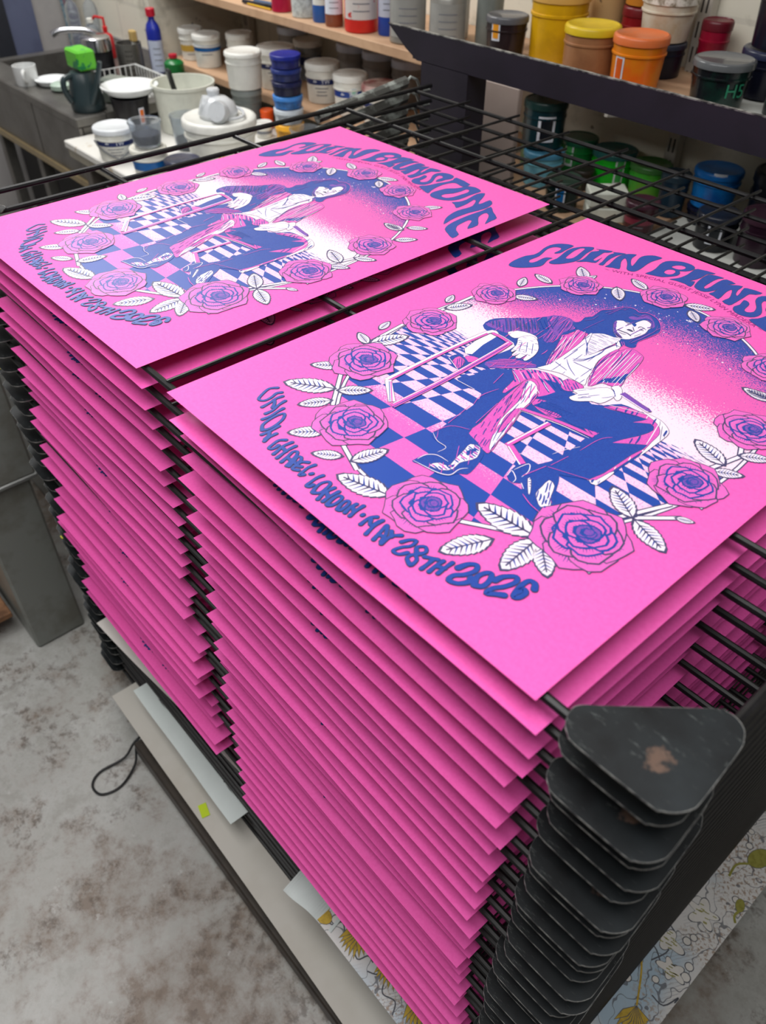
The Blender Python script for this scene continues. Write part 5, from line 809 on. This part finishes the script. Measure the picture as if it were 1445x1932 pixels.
t = thing('dish_brush', 'wooden handled brush standing in the perforated steel holder', 'brush', (-2.325, 1.155, .906)); MB().tube([(0, 0, 0), (.015, 0, .10)], .008, wt).build('handle', t); MB().box((.004, -.011, .10), (.032, .011, .135), P('bristle_tan', (186, 158, 100)), bev=.004).build('bristles', t)
t = bottle('pump_bottle', 'red pump soap bottle behind the canister', -2.60, 1.19, .90, .024, .105, P('pump_red', (196, 30, 38)), P('pump_cap', (210, 30, 34)), neck=.3, cat='bottle'); MB().tube([(0, 0, .10), (0, 0, .132), (-.045, -.012, .132), (-.056, -.015, .124)], .005, P('pump_cap', (210, 30, 34))).build('pump', t)
bottle('spray_bottle', 'clear squeezy bottle left of the red pump bottle', -2.745, 1.20, .90, .028, .11, clear, wt, cat='bottle')
bl = bottle('cleaner_bottle', 'tall blue cleaner bottle with red cap and white label', -2.300, 1.232, .90, .031, .20, P('cleaner_blue', (30, 44, 150), .3), P('cleaner_red', (190, 24, 50), .3), (P('cleaner_label', (196, 204, 224)), .02, .52), flat=.8, neck=.42, caph=.12)
bottle('cleaner_bottle', 'green bottle lying low behind the blue cleaner bottle', -2.17, 1.225, .90, .034, .08, P('cleaner_green', (20, 112, 50), .3), P('cleaner_red', (190, 24, 50), .3))
for k, x in enumerate((-2.835, -2.80)): bottle('hanging_bottle', ('left', 'right')[k]+' tall clear bottle hung by the steel sink corner', x+.01, 1.17+.06*k, .90, .026, .20, clear, wt, neck=.3)
for k, c_ in enumerate(((40, 110, 130), (110, 50, 74), (60, 60, 90))):
    tag(MB().tube([(-3.03+k*.028, 1.24, 1.5), (-3.02+k*.028, 1.22, 1.2), (-3.03+k*.026, 1.235, .84)], .012, mat('braid%d' % k, c_, .6, var=(200, 200, 200), vscale=120, vamt=.7), 8).build('braided_cord'), ('teal', 'maroon', 'slate blue')[k]+' braided cord hanging left of the sink tap', 'cord')
t = thing('wire_basket', 'white wire dish basket behind the white dish', 'basket', (-2.148, 1.025, .90)); b = MB(); ww_ = P('white_wire', (226, 228, 226), .35)
for z in (.0, .045): b.tube([(-.12, -.10, z), (.12, -.10, z), (.12, .10, z), (-.12, .10, z)], .003, ww_, 6, close=True)
for k in range(13):
    x = -.12+.02*k; b.tube([(x, -.10, .045), (x, -.10, 0), (x, .10, 0), (x, .10, .045)], .0018, ww_, 5)
for k in range(1, 10): y = -.10+.02*k; b.tube([(-.12, y, .045), (-.12, y, 0), (.12, y, 0), (.12, y, .045)], .0018, ww_, 5)
b.build('grid', t)
tag(MB().box((-.05, -.032, 0), (.05, .032, .075), mat('frosty_box', (150, 158, 150), .3, trans=.3), bev=.008).build('food_container', None, (-2.035, .940, .90)).__class__ and bpy.data.objects['food_container'], 'frosted clear container right of the watering can', 'container')
bpy.data.objects['food_container'].rotation_euler = (0, 0, .4)
# clutter under the table
for k, (x, y, r_, h_, c_, nm_) in enumerate(((-1.86, .90, .06, .50, (150, 146, 140), 'grey tube standing under the white table corner'), (-1.72, .92, .045, .46, (30, 84, 160), 'blue topped roll under the white table'), (-1.62, .86, .03, .42, (190, 184, 172), 'cream roll under the white table'), (-1.78, .80, .025, .40, (206, 200, 190), 'thin cream roll under the white table edge'))):
    tag(MB().lathe([(r_, 0), (r_, h_), (r_*.9, h_), (r_*.9, h_-.02), (.001, h_-.02)], (0, 0, 0), P('roll%d' % k, c_, .6), 20, capt=False).build('roll', None, (x, y, 0)), nm_, 'roll')
tag(MB().box((-3.05, .90, 0), (-2.02, 1.24, .64), P('under_sink_shade', (34, 32, 34), .6), bev=.01).build('under_sink_shade_box'), 'dark box added for the shade under the steel sink', 'shade box')  # added box, coloured dark to stand for the shade below the sink
